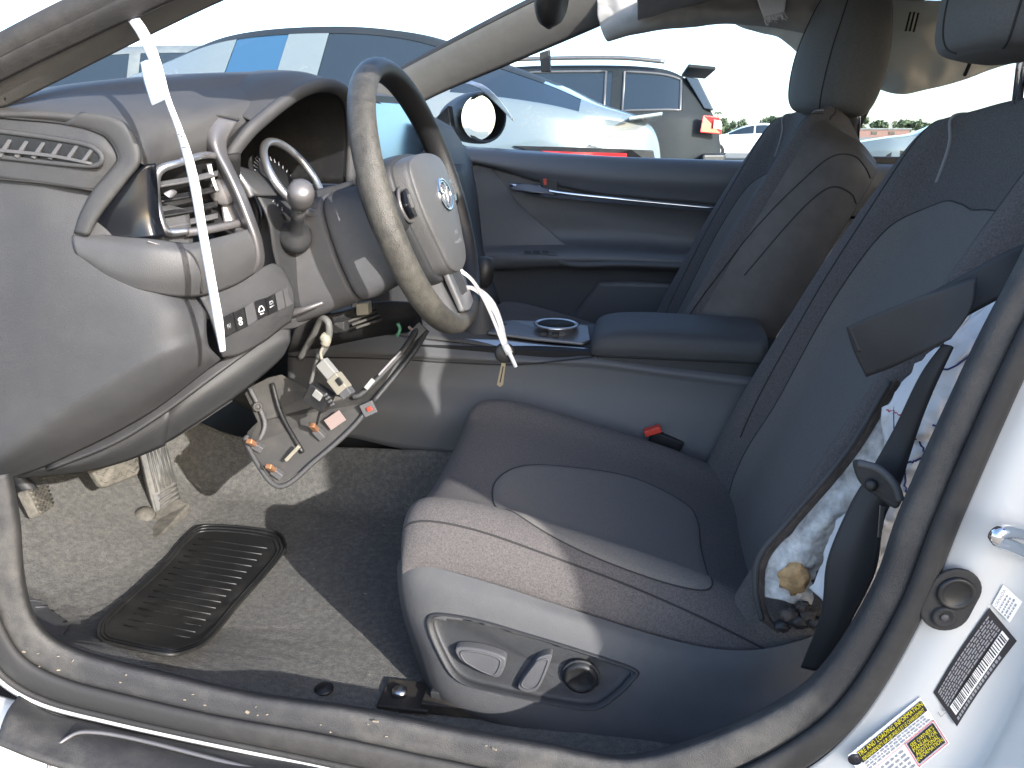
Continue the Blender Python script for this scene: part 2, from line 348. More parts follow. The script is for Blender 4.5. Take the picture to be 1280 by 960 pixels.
# rear side shell and tail (close the car; mostly out of frame)
def quadbox(name, pts, m, t=(0, .04, 0), parent=None): return prism(name, pts, t, m, parent or car, bevel=.004)
quadbox('rear_quarter', [(.55, -.02, .22), (2.6, .0, .3), (2.6, .05, .95), (.62, .0, .95)], WHITE)
quadbox('rear_bulkhead', [(1.35, .06, .25), (1.35, 1.72, .25), (1.6, 1.72, 1.0), (1.6, .06, 1.0)], VOID, (.03, 0, 0))
quadbox('rear_door', [(.45, 1.70, .25), (1.7, 1.70, .3), (1.7, 1.70, .93), (.45, 1.70, .945)], DDARK)
quadbox('sail_panel', [(.56, .05, .95), (.75, .05, .95), (.80, .2, 1.34), (.55, .2, 1.34)], WHITE)
quadbox('sail_panel', [(1.55, 1.70, .93), (2.2, 1.70, .95), (1.75, 1.5, 1.33), (1.35, 1.5, 1.36)], DDARK)
# unseen rear door, added and posed open so it shades the white pillar
DA = 52
dv = np.array([math.cos(R(DA)), -math.sin(R(DA)), 0]); dn = np.array([math.sin(R(DA)), math.cos(R(DA)), 0])*.09
H0 = np.array([.47, -.02, 0])
shade_door = prism('rear_door', [H0+(0, 0, .30), H0+dv*.95+(0, 0, .32), H0+dv*1.02+(0, 0, .93), H0+dv*.02+(0, 0, .95)], dn, WHITE, car, bevel=.02)
prism('shade_door_frame', [H0+dv*.0+(0, 0, .95), H0+dv*.10+(0, 0, .95), H0+dv*.16+(0, 0, 1.30), H0+dv*.85+(0, 0, 1.28), H0+dv*.9+(0, 0, 1.33), H0+dv*.07+(0, 0, 1.36)], dn*.5, BLACK, car)
mk('shade_door_glass', [H0+dn*.3+dv*.06+(0, 0, .94), H0+dn*.3+dv*.98+(0, 0, .93), H0+dn*.3+dv*.88+(0, 0, 1.31), H0+dn*.3+dv*.12+(0, 0, 1.34)], [(0, 1, 2, 3)], SHADEGL, car, smooth=False)
# unseen near-side airbag curtain, added to keep sun out of the rear opening
S('shade_curtain', [[(.50, .20, 1.34), (.8, .21, 1.36), (1.3, .23, 1.34), (1.7, .26, 1.26)], [(.50, .19, 1.1), (.8, .18, 1.12), (1.3, .2, 1.1), (1.7, .2, 1.08)], [(.52, .16, .90), (.8, .15, .88), (1.3, .16, .88), (1.7, .16, .9)]], BAG, car, px=False)
# floor and carpet
xs = np.array([-1.35, -1.2, -1.08, -.98, -.90, -.84, -.78, -.6, -.3, 0, .4, .9, 1.4]); zs = np.array([.60, .50, .415, .345, .302, .28, .270, .268, .268, .268, .27, .30, .33])
ys = np.array([.05, .09, .13, .18, .3, .5, .66, .76, .80])
zo = np.array([.06, .02, .006, .002, 0, 0, .0, .015, .12])
zsill = np.array([.142, .127, .104, .074, .038, .012, .001])
ys = np.array([.05, .09, .13, .18, .24, .3, .36, .5, .66, .76, .80]); zo = np.array([.06, .02, .006, .002, 0, 0, 0, 0, .0, .015, .12])
zf = np.concatenate([zsill, [0, 0, .015, .12]])
ctrl = np.array([[(x, y, z+((zf if x < -.35 else zo)[i])*(1 if x > -.95 or i > 6 else .5)+.004*math.sin(9*x+4*y)) for i, y in enumerate(ys)] for x, z in zip(xs, zs)])
gc = surf(ctrl, 140, 90)
gc[..., 2] += np.array([[.0022*nz((p[0], p[1], 0), 60)+.003*nz((p[0], p[1], 1), 9) for p in r] for r in gc])
mk('carpet', gc.reshape(-1, 3), gfaces(140, 90), CARPET, car, solid=.01)
ctrl2 = ctrl.copy(); ctrl2[..., 1] = 1.86-ctrl2[..., 1]
gp = surf(ctrl2, 60, 30); mk('passenger_carpet', gp.reshape(-1, 3), gfaces(60, 30), CARPET, car, solid=.01)
box('underbody', (-1.3, .06, .16), (1.6, 1.72, .235), DDARK, car)
prism('firewall', [(-1.25, .05, .3), (-1.25, 1.75, .3), (-1.1, 1.75, .98), (-1.1, .05, .98)], (-.05, 0, 0), VOID, car)
# heel pad sewn in the carpet: bed plus raised ribs and border
hp = [(122, 790), (133, 770), (200, 708), (236, 668), (262, 655), (340, 662), (357, 676), (352, 695), (300, 755), (262, 800), (235, 815), (205, 819), (140, 806), (125, 800)]
def zc(x, y):
    f_ = zf if x < -.35 else zo
    return float(np.interp(x, xs, zs)+np.interp(y, ys, f_)*(1 if x > -.95 or y > .36 else .5)+.004*math.sin(9*x+4*y))
def onfloor(px, py, h=.010):
    z = .29
    for _ in range(12): p = P(px, py, Z=z); z = .5*z+.5*(zc(p[0], p[1])+h)
    return p
hq = cr(np.array(hp, float), 70, True); hc_ = hq.mean(0)
def hring(k, h): return [onfloor(*(hc_+(q-hc_)*k), h) for q in hq]
HR = np.array([hring(1.0, -.006), hring(1.0, .014), hring(.99, .017)]+[hring(k, .017) for k in (.93, .85, .7, .5, .3, .1)])
heel = mk('heel_pad', HR.reshape(-1, 3), gfaces(len(HR), 70, False, True)+[tuple(range((len(HR)-1)*70, len(HR)*70))], HEEL, car)
for k in (.985, .945, .905): tube('pad_border', hring(k, .0175), .0024, HEEL, heel, seg=6, closed=True)
Aq, Bq, Cq, Dq = [np.array(q, float) for q in ((153, 784), (236, 800), (336, 683), (250, 671))]
for i in range(16):
    t = .02+i/15*.96; p0 = Aq*(1-t)+Dq*t; p1 = Bq*(1-t)+Cq*t
    tube('pad_rib', [onfloor(*(p0*(1-q)+p1*q), .0172) for q in (0, .33, .66, 1)], .0013, HEEL, heel, seg=6)
# dead pedal plate by the kick panel
dp = prism('foot_rest_plate', [onfloor(*q, .006) for q in ((30, 738), (60, 760), (88, 778), (78, 795), (60, 800), (36, 770))], (0, 0, -.01), GREYP, car)
for i in range(5):
    t = i/4; a = onfloor(36+t*30, 752+t*32, .007); b = onfloor(52+t*30, 752+t*26, .007); tube('plate_ridge', [a, b], .0025, GREYP, dp, seg=6)
# near A pillar: rubber channel, groove and grey trim
ap = lambda l: cr(PP(l), 40)
def strip(name, A_, B2, m, bulge=.01, t=.004, n=40, parent=None):
    a = cr(PP(A_), n); b = cr(PP(B2), n); md = (a+b)/2+np.array([0, -bulge, bulge*.4])
    g_ = cr(np.array([a, a*.8+b*.2+(md-(a+b)/2)*.75, md, a*.2+b*.8+(md-(a+b)/2)*.75, b]), 13)
    return mk(name, g_.reshape(-1, 3), gfaces(13, n), m, parent or car, solid=t)
strip('front_pillar_seal', [(-160, 130, .15), (0, 47, .16), (95, -2, .165), (300, -95, .18), (620, -190, .2)], [(-160, 160, .14), (0, 73, .15), (155, 0, .155), (320, -70, .17), (640, -170, .19)], RUBBER)
strip('front_pillar_gutter', [(-160, 161, .145), (0, 74, .155), (155, 1, .16), (320, -69, .175), (640, -169, .195)], [(-160, 190, .15), (0, 101, .165), (213, 0, .17), (360, -62, .185), (660, -150, .205)], RUBBER)
strip('front_pillar_trim', [(-160, 190, .16), (0, 100, .17), (213, 0, .175), (360, -62, .19), (660, -150, .21)], [(-160, 200, .18), (0, 133, .2), (17, 127, .205), (275, 0, .225), (420, -50, .235), (700, -135, .25)], PILLT, .006)
# roof: rails, skin and headliner
rail = np.array([P(300, -75, .13), P(620, -160, .17), (.25, .2, 1.335), (.6, .2, 1.36), (1.1, .22, 1.35), (1.6, .26, 1.24)])
rail[0] = P(360, -80, .19); rail[1] = P(640, -165, .205)
tube('roof_rail', rail, .035, WHITE, car, n=30)
rx = np.array([-.02, .2, .5, .9, 1.3, 1.6])
rz = np.array([1.30, 1.345, 1.37, 1.375, 1.35, 1.27])
roof = np.array([[(x, y, z-.05*((y-.87)/.7)**2+.04) for y in np.linspace(.18, 1.56, 7)] for x, z in zip(rx, rz)])
gr = surf(roof, 30, 30); mk('roof', gr.reshape(-1, 3), gfaces(30, 30), WHITE, car, solid=.01)
gh = gr.copy(); gh[..., 2] -= .035; mk('headliner', gh.reshape(-1, 3), gfaces(30, 30), HEADL, car, solid=.01)
# far A pillar
pa = strip('front_pillar_trim', [(430, 130, 1.62), (506, 84, 1.6), (661, 3, 1.52), (780, -50, 1.47)], [(455, 172, 1.64), (535, 124, 1.63), (640, 79, 1.6), (748, 33, 1.56), (830, -5, 1.52)], PILLT, .03)
strip('windshield_seal', [(425, 128, 1.63), (500, 84, 1.62), (655, 2, 1.54), (775, -52, 1.49)], [(430, 130, 1.61), (506, 86, 1.59), (662, 4, 1.51), (780, -48, 1.46)], RUBBER, .004)
# windshield
wl = cr(np.array([(-1.05, .06, .93), P(-40, 150, .21), P(140, 66, .215), P(275, 0, .23), P(560, -100, .25)]), 20)
wr_ = cr(np.array([P(330, 165, 1.70), P(430, 128, 1.65), P(506, 84, 1.62), P(661, 3, 1.54), P(775, -52, 1.49)]), 20)
wm = (wl+wr_)/2+np.array([-.10, 0, .055])
gw = cr(np.array([wl, wl*.6+wr_*.4+(wm-(wl+wr_)/2)*.95, wl*.4+wr_*.6+(wm-(wl+wr_)/2)*.95, wr_]), 25)
mk('windshield', gw.reshape(-1, 3), gfaces(25, 20), SGLASS, car)
# buckled bonnet beyond the windshield
0 and S('bonnet', [[(-20, 120, 1.0), (60, 85, 1.1), (150, 62, 1.2), (230, 48, 1.3), (315, 28, 1.45)], [(-20, 130, .95), (80, 100, 1.05), (200, 70, 1.15), (290, 60, 1.25), (340, 60, 1.4)], [(-20, 150, .9), (80, 125, 1.0), (215, 110, 1.1), (300, 110, 1.2), (362, 100, 1.35)]], WHITE, car)
# far pillar and rear window beyond the passenger seat
prism('door_post', [(.40, 1.68, .90), (.54, 1.68, .90), (.66, 1.52, 1.34), (.58, 1.52, 1.34)], (0, .05, 0), DDARK, car)
rg = [(.5, 1.712, .94), (1.6, 1.71, .93), (1.4, 1.53, 1.34), (.62, 1.53, 1.33)]
mk('rear_side_window', rg, [(0, 1, 2, 3)], WGLASS, car, smooth=False)
# rear-view mirror
rv = lathe('rear_view_mirror', [(.001, .02), (.05, .015), (.06, 0), (.055, -.012), (.001, -.014)], P(690, -8, .95), (.9, -.25, -.1), BLACK, car)
rv.scale = (1, 1, 1)
tube('mirror_stem', [P(665, -22, .98), P(680, -8, .96)], .012, BLACK, car)
# belt height tab hanging at the far pillar
tb = prism('hanging_tab', [P(x, y, 1.56) for x, y in ((674, 66), (686, 62), (687, 90), (676, 90))], (.004, .01, 0), BLACK, car)
# ------------------------------------------------------------------ things on the pillar: plug, striker, stickers (parts of the car)
pil = [o for o in car.children if o.name == 'door_pillar'][0]
PY = .0345
plug_c = P(1187, 748, PY); pdir = P(1176, 770, PY)-P(1198, 727, PY); pdir /= np.linalg.norm(pdir); pn = np.array([0, -1.0, 0]); pside = np.cross(pdir, pn)
def stadium(c, d, s, L_, W_, n=14):
    o = []
    for k in range(n): a = -math.pi/2+math.pi*k/(n-1); o.append(c+d*(L_+W_*math.cos(a))+s*W_*math.sin(a))
    for k in range(n): a = math.pi/2+math.pi*k/(n-1); o.append(c+d*(-L_+W_*math.cos(a))+s*W_*math.sin(a))
    return np.array(o)
pg = prism('rubber_plug', stadium(plug_c, pdir, pside, .011, .0205), (0, -.004, 0), RUBBER, pil, bevel=.0015)
c1 = plug_c-pdir*.009+pside*.0+(0, -.004, 0)
for nm, c_, rr_, in (('plug_cup', plug_c-pdir*.009, .0155), ('plug_screw', plug_c+pdir*.016, .010)):
    lathe(nm, [(rr_, 0), (rr_, .0065), (rr_-.002, .0075), (rr_-.004, .006), (rr_-.005, .0052), (.001, .0052)], c_+(0, -.0005, 0), (0, -1, 0), BLACK if nm == 'plug_cup' else RUBBER, pil)
lathe('screw_head', [(.0035, 0), (.0035, .001), (.001, .0012)], plug_c+pdir*.016+(0, -.006, 0), (0, -1, 0), GREYP, pil, seg=10)
tube('striker_loop', [P(1300, 700, .03), P(1268, 684, .0), P(1248, 676, -.01), P(1246, 668, -.012), P(1262, 664, -.005), P(1300, 672, .03)], .0055, CHROME, pil, n=30)
def bil(c, u, v): return c[0]*(1-u)*(1-v)+c[1]*u*(1-v)+c[2]*u*v+c[3]*(1-u)*v   # corners TL,TR,BR,BL ; v down
def plate(name, px, m, Y, parent=pil, n=8, t=.0006, bow=0.0):
    c = [P(x, y, Y) for x, y in px]
    g_ = np.array([[bil(c, u, v)+np.array([.6, 0, .5])*bow*math.sin(math.pi*u) for u in np.linspace(0, 1, n)] for v in np.linspace(0, 1, 4)])
    return mk(name, g_.reshape(-1, 3), gfaces(4, n), m, parent, solid=t, smooth=False), (lambda u, v, h=0: bil(c, u, v)+np.array([.6, 0, .5])*bow*math.sin(math.pi*u)+np.array([0, -h, 0]))
def onplate(fn, gs, name, m, parent, h=.0008):
    v, f = join(gs); w_ = np.array([fn(a, b, h) for a, b, _ in v]); return mk(name, w_, f, m, parent, smooth=False)
def rects(l): 
    return [([(a, b, 0), (c, b, 0), (c, d, 0), (a, d, 0)], [(0, 1, 2, 3)]) for a, b, c, d in l]
def tx(s, u, v, su, sv, align='LEFT'): return text_g(s, (u, v, 0), (su, 0, 0), (0, -sv, 0), 1.0, align)
# black barcode sticker: u runs along the pillar, bottom-left to top-right
bc, fb = plate('barcode_sticker', [(1167, 866), (1237, 760), (1271, 801), (1196, 908)], LBLK, PY, bow=-.004)
r_ = random.Random(3)
onplate(fb, rects([(.07, .545, .96, .80)]), 'barcode_ground', LWHT, pil, .0011)
bars = []; u = .10
while u < .93:
    w_ = r_.choice((.006, .010, .014)); bars.append((u, .56, u+w_, .785)); u += w_+r_.choice((.007, .012, .017))
onplate(fb, rects(bars), 'barcode_bars', LBLK, pil, .0015)
lines = []
for k in range(7):
    u = .05
    while u < .93:
        w_ = r_.uniform(.02, .07); lines.append((u, .07+k*.065, min(u+w_, .95), .105+k*.065)); u += w_+.012
u = .06
while u < .8: 
    lines.append((u, .86, u+.03, .93)); u += .042
onplate(fb, rects(lines), 'sticker_print', LGRY, pil, .0011)
# tyre and loading placard
tp, ft = plate('tire_placard', [(1060, 944), (1150, 871), (1187, 929), (1096, 1004)], LWHT, PY)
onplate(ft, rects([(.10, .05, .99, .26)]), 'placard_band', LBLK, pil, .0011)
onplate(ft, [tx('TIRE AND LOADING INFORMATION', .545, .135, .054, .125, 'CENTER'), tx('RENSEIGNEMENTS SUR LES PNEUS ET LE CHARGEMENT', .545, .235, .034, .10, 'CENTER')], 'placard_title', YEL, pil, .0016)
onplate(ft, rects([(.62, .50, .97, .92)]), 'placard_panel', LBLK, pil, .0011)
onplate(ft, rects([(.60, .46, .99, .475), (.60, .945, .99, .96), (.60, .46, .608, .96), (.982, .46, .99, .96), (.0, .46, .60, .468)]), 'placard_border', LRED, pil, .0013)
onplate(ft, [tx('SEE OWNER\'S', .795, .60, .05, .11, 'CENTER'), tx('MANUAL FOR', .795, .69, .05, .11, 'CENTER'), tx('ADDITIONAL', .795, .78, .05, .11, 'CENTER'), tx('INFORMATION', .795, .87, .05, .11, 'CENTER')], 'panel_text', YEL, pil, .0016)
sm = []
for k in range(3):
    u = .12
    while u < .93: w_ = r_.uniform(.02, .06); sm.append((u, .29+k*.055, u+w_, .315+k*.055)); u += w_+.012
for k in range(5):
    u = .05
    while u < .55: w_ = r_.uniform(.03, .08); sm.append((u, .53+k*.085, u+w_, .565+k*.085)); u += w_+.02
onplate(ft, rects(sm), 'placard_print', LGRY, pil, .0011)
lathe('placard_emblem', [(.0065, 0), (.0065, .0009), (.001, .0009)], ft(.045, .13), (0, -1, 0), LBLK, pil, seg=20)
cl = [([(0, .0, 0)], [])]
gs = []
for k, s in enumerate(('5', 'I')): gs.append(tx('LS' if k == 0 else '', 1.06, .52, .10, .16))
onplate(ft, gs[:1], 'placard_code', LGRY, pil, .0005)
# printed certification text
ct, fc = plate('certification_label', [(1240, 756), (1254, 731), (1278, 752), (1262, 778)], LWHT, PY+.0003)
cm = [tx('CERTIFIED', .08, .15, .13, .13)]
c2 = []
for k in range(4):
    u = .05
    while u < .75: w_ = r_.uniform(.06, .16); c2.append((u, .3+k*.16, u+w_, .37+k*.16)); u += w_+.04
onplate(fc, rects(c2)+[tx('CANADA', .05, .2, .2, .2)], 'certification_print', LGRY, pil, .0009)

# ------------------------------------------------------------------ passenger door (thing)
pd = thing('passenger_door', 'closed far front door with dark blue-grey trim and chrome strip', 'car door', (0, 1.68, .3))
S('door_top_trim', [[(440, 166, 1.80), (500, 172, 1.76), (570, 182, 1.73), (660, 189, 1.72), (760, 196, 1.71), (870, 200, 1.70), (960, 202, 1.70), (1040, 204, 1.70), (1200, 208, 1.70)],
                 [(440, 172, 1.70), (500, 178, 1.67), (570, 186, 1.665), (660, 194, 1.66), (760, 199, 1.655), (870, 203, 1.65), (960, 206, 1.65), (1040, 208, 1.65), (1200, 212, 1.65)],
                 [(440, 190, 1.67), (500, 192, 1.645), (570, 197, 1.64), (660, 212, 1.64), (760, 222, 1.635), (870, 226, 1.63), (960, 230, 1.63), (1040, 232, 1.63), (1200, 236, 1.63)],
                 [(440, 205, 1.68), (500, 204, 1.66), (590, 204, 1.66), (680, 228, 1.66), (760, 244, 1.655), (870, 254, 1.65), (960, 262, 1.65), (1040, 268, 1.65), (1200, 280, 1.65)]], DOORM, pd, nv=60)
S('door_panel', [[(440, 200, 1.68), (520, 200, 1.68), (600, 202, 1.68), (690, 228, 1.68), (780, 245, 1.675), (900, 260, 1.67), (1040, 272, 1.67), (1200, 285, 1.67)],
                 [(440, 260, 1.68), (520, 260, 1.68), (600, 260, 1.675), (690, 265, 1.685), (780, 275, 1.69), (900, 290, 1.69), (1040, 300, 1.69), (1200, 310, 1.69)],
                 [(440, 310, 1.67), (520, 310, 1.665), (600, 305, 1.66), (690, 300, 1.68), (780, 304, 1.68), (900, 312, 1.68), (1040, 320, 1.68), (1200, 330, 1.68)],
                 [(440, 330, 1.64), (520, 326, 1.62), (600, 318, 1.61), (690, 317, 1.60), (780, 318, 1.60), (900, 325, 1.60), (1040, 332, 1.60), (1200, 342, 1.60)],
                 [(440, 345, 1.64), (520, 340, 1.62), (600, 336, 1.61), (690, 332, 1.60), (780, 333, 1.60), (900, 338, 1.60), (1040, 345, 1.60), (1200, 355, 1.60)],
                 [(440, 360, 1.68), (520, 356, 1.665), (600, 352, 1.66), (690, 348, 1.66), (780, 350, 1.66), (900, 354, 1.66), (1040, 360, 1.66), (1200, 370, 1.66)],
                 [(440, 480, 1.70), (520, 480, 1.69), (600, 480, 1.69), (690, 480, 1.69), (780, 480, 1.69), (900, 480, 1.69), (1040, 480, 1.69), (1200, 480, 1.69)]], DOORM, pd, nv=60)
S('chrome_strip', [[(636, 229, 1.645), (670, 232, 1.645), (700, 238, 1.645), (780, 247, 1.64), (900, 259, 1.635), (1040, 272, 1.635)], [(637, 231, 1.635), (670, 235, 1.632), (700, 241, 1.63), (780, 249.5, 1.628), (900, 261, 1.625), (1040, 274, 1.625)],
                  [(640, 238, 1.645), (672, 245, 1.645), (700, 248, 1.645), (780, 255, 1.64), (900, 265, 1.635), (1040, 278, 1.635)]], CHROME, pd)
S('panel_flank', [[(540, 203, 1.674), (600, 204, 1.674), (616, 211, 1.672)], [(540, 235, 1.672), (620, 236, 1.670), (650, 256, 1.668)], [(540, 275, 1.668), (650, 278, 1.668), (688, 289, 1.668)], [(540, 313, 1.656), (660, 313, 1.656), (720, 315, 1.656)]], DOORM, pd, solid=.006)
for k in range(3): prism('window_switch', PP([(655+k*11, 314.6, 1.597), (663+k*11, 314.8, 1.597), (664+k*11, 317, 1.594), (656+k*11, 316.8, 1.594)]), (0, .004, .002), BLACK, pd, bevel=.0006)
hd = S('door_handle', [[(637, 231, 1.64), (660, 230, 1.63), (680, 235, 1.63), (695, 241, 1.64)], [(638, 237, 1.635), (660, 240, 1.615), (680, 242, 1.615), (695, 245, 1.635)]], SILVT, pd)
prism('handle_recess', [P(x, y, 1.648) for x, y in ((672, 222), (690, 219), (697, 226), (697, 243), (682, 240))], (0, .01, 0), BLACK, pd)
prism('lock_mark', [P(x, y, 1.645) for x, y in ((679, 224), (683, 223), (683, 231), (680, 231))], (0, .004, 0), RED, pd, bevel=0)
S('armrest_pull', [[(685, 322, 1.60), (720, 328, 1.585), (780, 327, 1.58), (860, 330, 1.58), (980, 336, 1.58)], [(693, 328, 1.60), (722, 333, 1.58), (780, 332, 1.575), (860, 335, 1.575), (980, 341, 1.575)], [(697, 330, 1.61), (722, 336, 1.60), (780, 336, 1.60), (860, 339, 1.60), (980, 345, 1.60)]], GREYP, pd)
S('pocket_edge', [[(595, 319, 1.61), (660, 316, 1.605), (690, 316, 1.60), (702, 320, 1.60)], [(595, 322, 1.605), (660, 319, 1.598), (690, 319, 1.592), (704, 323, 1.595)]], GREYP, pd)
S('speaker_pocket', [[(748, 352, 1.645), (790, 352, 1.64), (840, 354, 1.64), (900, 358, 1.64)], [(720, 390, 1.65), (790, 392, 1.645), (840, 394, 1.645), (900, 398, 1.645)], [(690, 430, 1.66), (790, 430, 1.66), (840, 430, 1.66), (900, 430, 1.66)]], DOORM, pd)
S('outer_skin', [[(330, 180, 1.86), (560, 190, 1.82), (760, 202, 1.80), (960, 208, 1.80)], [(330, 300, 1.9), (560, 300, 1.88), (760, 300, 1.87), (960, 300, 1.87)], [(330, 500, 1.86), (560, 500, 1.85), (760, 500, 1.85), (960, 500, 1.85)]], WHITE, pd)
gl = np.array([[(x, 1.725-(z_-.93)*.35, z_) for z_ in (.93, 1.05, 1.2, 1.34)] for x in (-.62, -.4, -.1, .2, .45)])
lo_ = [(-.70, 1.735, .95), (.47, 1.735, .925)]
gw2 = [(-.72, 1.73, .93), (.43, 1.73, .90), (.60, 1.57, 1.34), (.08, 1.57, 1.34), (-.16, 1.59, 1.27), (-.5, 1.67, 1.10)]
mk('window_glass', gw2, [tuple(range(6))], WGLASS, pd, smooth=False)
# door mirror, glass held by a strip of tape
dm = thing('door_mirror', 'black far side door mirror with dusty glass and a loose silver strip', 'mirror', tuple(P(590, 180, 1.95)))
c0 = P(598, 147, 1.93)
ring = lambda k, c_, rx_, ry_, Y_: [P(c_[0]+rx_*math.cos(a)*(1 if math.cos(a) > 0 else 1.0), c_[1]+ry_*math.sin(a), Y_) for a in np.linspace(0, 2*math.pi, 20, endpoint=False)]
rg_ = [ring(0, (607, 147), 24, 28, 1.90), ring(0, (605, 147), 28, 32, 1.90), ring(0, (598, 147), 33, 33, 1.94), ring(0, (585, 148), 30, 30, 2.0), ring(0, (570, 150), 22, 22, 2.04), ring(0, (558, 152), 8, 9, 2.06)]
gm = surf(np.array(rg_), 26, 40, False, True); mk('mirror_housing', gm.reshape(-1, 3), gfaces(26, 40, False, True)+[tuple(range(25*40, 26*40))], BLACK, dm)
mgl = [P(598+21*math.cos(a), 147+28*math.sin(a), 1.905+.012*math.cos(a)) for a in np.linspace(0, 2*math.pi, 28, endpoint=False)]
mk('mirror_glass', mgl, [tuple(range(28))], MIRR, dm, smooth=False, solid=.004)
prism('mirror_foot', [P(x, y, 1.86) for x, y in ((542, 150), (560, 132), (566, 176), (556, 184))], (0, .06, 0), BLACK, dm)
S('loose_strip', [[(582, 104, 1.87), (600, 112, 1.865), (618, 128, 1.86), (642, 152, 1.86)], [(588, 100, 1.87), (607, 108, 1.865), (626, 126, 1.86), (642, 149, 1.86)]], SILVER, dm, solid=.003)

# ------------------------------------------------------------------ dashboard
da = thing('dashboard', 'dusty grey dashboard with round vent and hooded gauges, near end facing the door', 'dashboard', (-.7, .6, .6))
S('end_panel', [[(-90, 195, .19), (0, 210, .19), (60, 222, .19), (150, 243, .21), (235, 262, .26)], [(-90, 330, .175), (0, 335, .172), (90, 340, .17), (180, 345, .19), (248, 352, .25)],
                [(-90, 440, .17), (0, 440, .165), (100, 425, .163), (200, 392, .178), (256, 390, .23)], [(-90, 545, .168), (0, 515, .163), (100, 475, .16), (200, 428, .172), (257, 415, .22)],
                [(-90, 610, .168), (0, 566, .162), (95, 508, .16), (205, 446, .172), (260, 432, .225)], [(-90, 640, .19), (0, 588, .185), (85, 545, .185), (200, 482, .19), (268, 441, .235)], [(-90, 655, .22), (0, 603, .22), (69, 576, .22), (179, 520, .225), (275, 448, .25)]], DASH, da, nu=50, nv=40)
S('demister_panel', [[(-90, 135, .2), (0, 147, .195), (80, 154.5, .19), (120, 164, .19), (140, 178, .192)], [(-90, 160, .19), (0, 168, .185), (80, 176, .182), (125, 184, .184), (147, 198, .189)], [(-90, 190, .185), (0, 197, .18), (70, 204, .179), (110, 212, .182), (138, 213, .188)], [(-90, 212, .185), (0, 222, .18), (60, 230, .18), (95, 235, .182), (117, 238, .188)]], DASH, da)
sv = [(-30, 160), (0, 164), (60, 172), (105, 180), (122, 188), (128, 198), (122, 206), (105, 207), (60, 203), (0, 196), (-30, 192)]
dvn = prism('demister_vent', cr(PP([(x, y, .176) for x, y in sv]), 60, True), (0, .004, 0), BLACK, da, bevel=.001)
tube('vent_rim', cr(PP([(x, y, .1755) for x, y in sv]), 60, True), .003, DASH, dvn, seg=6, closed=True)
for i in range(7):
    x = -25+i*21; prism('vent_slat', PP([(x, 196-(i < 1)*3+i*1.5-4, .171), (x+14, 172+i*1.7, .176), (x+19, 173+i*1.7, .176), (x+5, 199+i*.9-3, .171)]), (0, .004, 0), GREYP, dvn, bevel=.0005)
S('vent_bar', [[(-30, 183, .171), (60, 192, .171), (115, 203, .173)], [(-30, 187, .171), (60, 196, .171), (115, 206, .173)]], GREYP, dvn, solid=.003)
S('top_pad', [[(-60, 150, .45), (20, 120, .52), (100, 105, .58), (200, 97, .62), (290, 93, .66), (350, 95, .68), (400, 102, .70)],
              [(-60, 146, .2), (12, 129, .24), (75, 111, .30), (160, 100, .36), (240, 95, .42), (310, 92, .48), (365, 93, .54)],
              [(-60, 147, .19), (5, 134, .215), (82, 122, .25), (155, 117, .30), (225, 115, .345), (290, 110, .41), (350, 104, .48)],
              [(-60, 149, .185), (0, 139, .195), (95, 139, .205), (162, 150, .225), (215, 150, .27), (270, 137, .33), (335, 122, .42)],
              [(-60, 150, .185), (0, 143, .188), (105, 148, .19), (172, 185, .20), (205, 188, .245), (262, 168, .31), (318, 150, .38)],
              [(-60, 152, .2), (0, 148, .195), (108, 156, .192), (174, 203, .202), (205, 208, .25), (255, 195, .31), (305, 163, .37)]], DASHT, da, nu=60, nv=70)
S('pad_edge', [[(80, 155, .19), (120, 165, .19), (138, 176, .19), (148, 199, .188), (135, 219, .187), (117, 240, .186), (103, 266, .184), (94, 290, .183)],
               [(84, 152, .184), (125, 161, .184), (144, 174, .183), (154, 198, .182), (139, 220, .180), (120, 243, .178), (106, 267, .176), (97, 291, .175)],
               [(99, 143, .181), (141, 151, .181), (163, 169, .181), (171, 199, .180), (155, 223, .178), (135, 249, .176), (119, 271, .174), (108, 292.5, .173)],
               [(105, 142, .186), (145, 149, .187), (166, 168, .19), (174, 200, .19), (158, 224, .188), (138, 250, .188), (122, 272, .188), (111, 293, .188)]], DASHT, da)
tube('panel_gap', cr(PP([(0, 146.5, .190), (80, 154, .186), (120, 164, .185), (138, 175, .185), (148.5, 199, .183), (135, 219, .182), (117, 240, .181), (103, 266, .179), (94, 290, .178), (91, 302, .176)]), 50), .0012, SEAM, da, seg=6)
tube('panel_gap', cr(PP([(-30, 221, .1785), (60, 229.5, .1785), (117, 238, .184)]), 20), .0009, SEAM, da, seg=6)
# gloss trim beside the vent
S('gloss_trim', [[(111, 292, .19), (140, 250, .19), (176, 210, .20), (194, 204, .21)], [(120, 294, .191), (150, 265, .19), (180, 235, .20), (196, 232, .212)], [(135, 297, .19), (165, 282, .192), (186, 272, .20), (198, 268, .212)], [(160, 299, .19), (180, 298, .193), (195, 297, .20), (206, 297, .215)]], GLOSS, da)
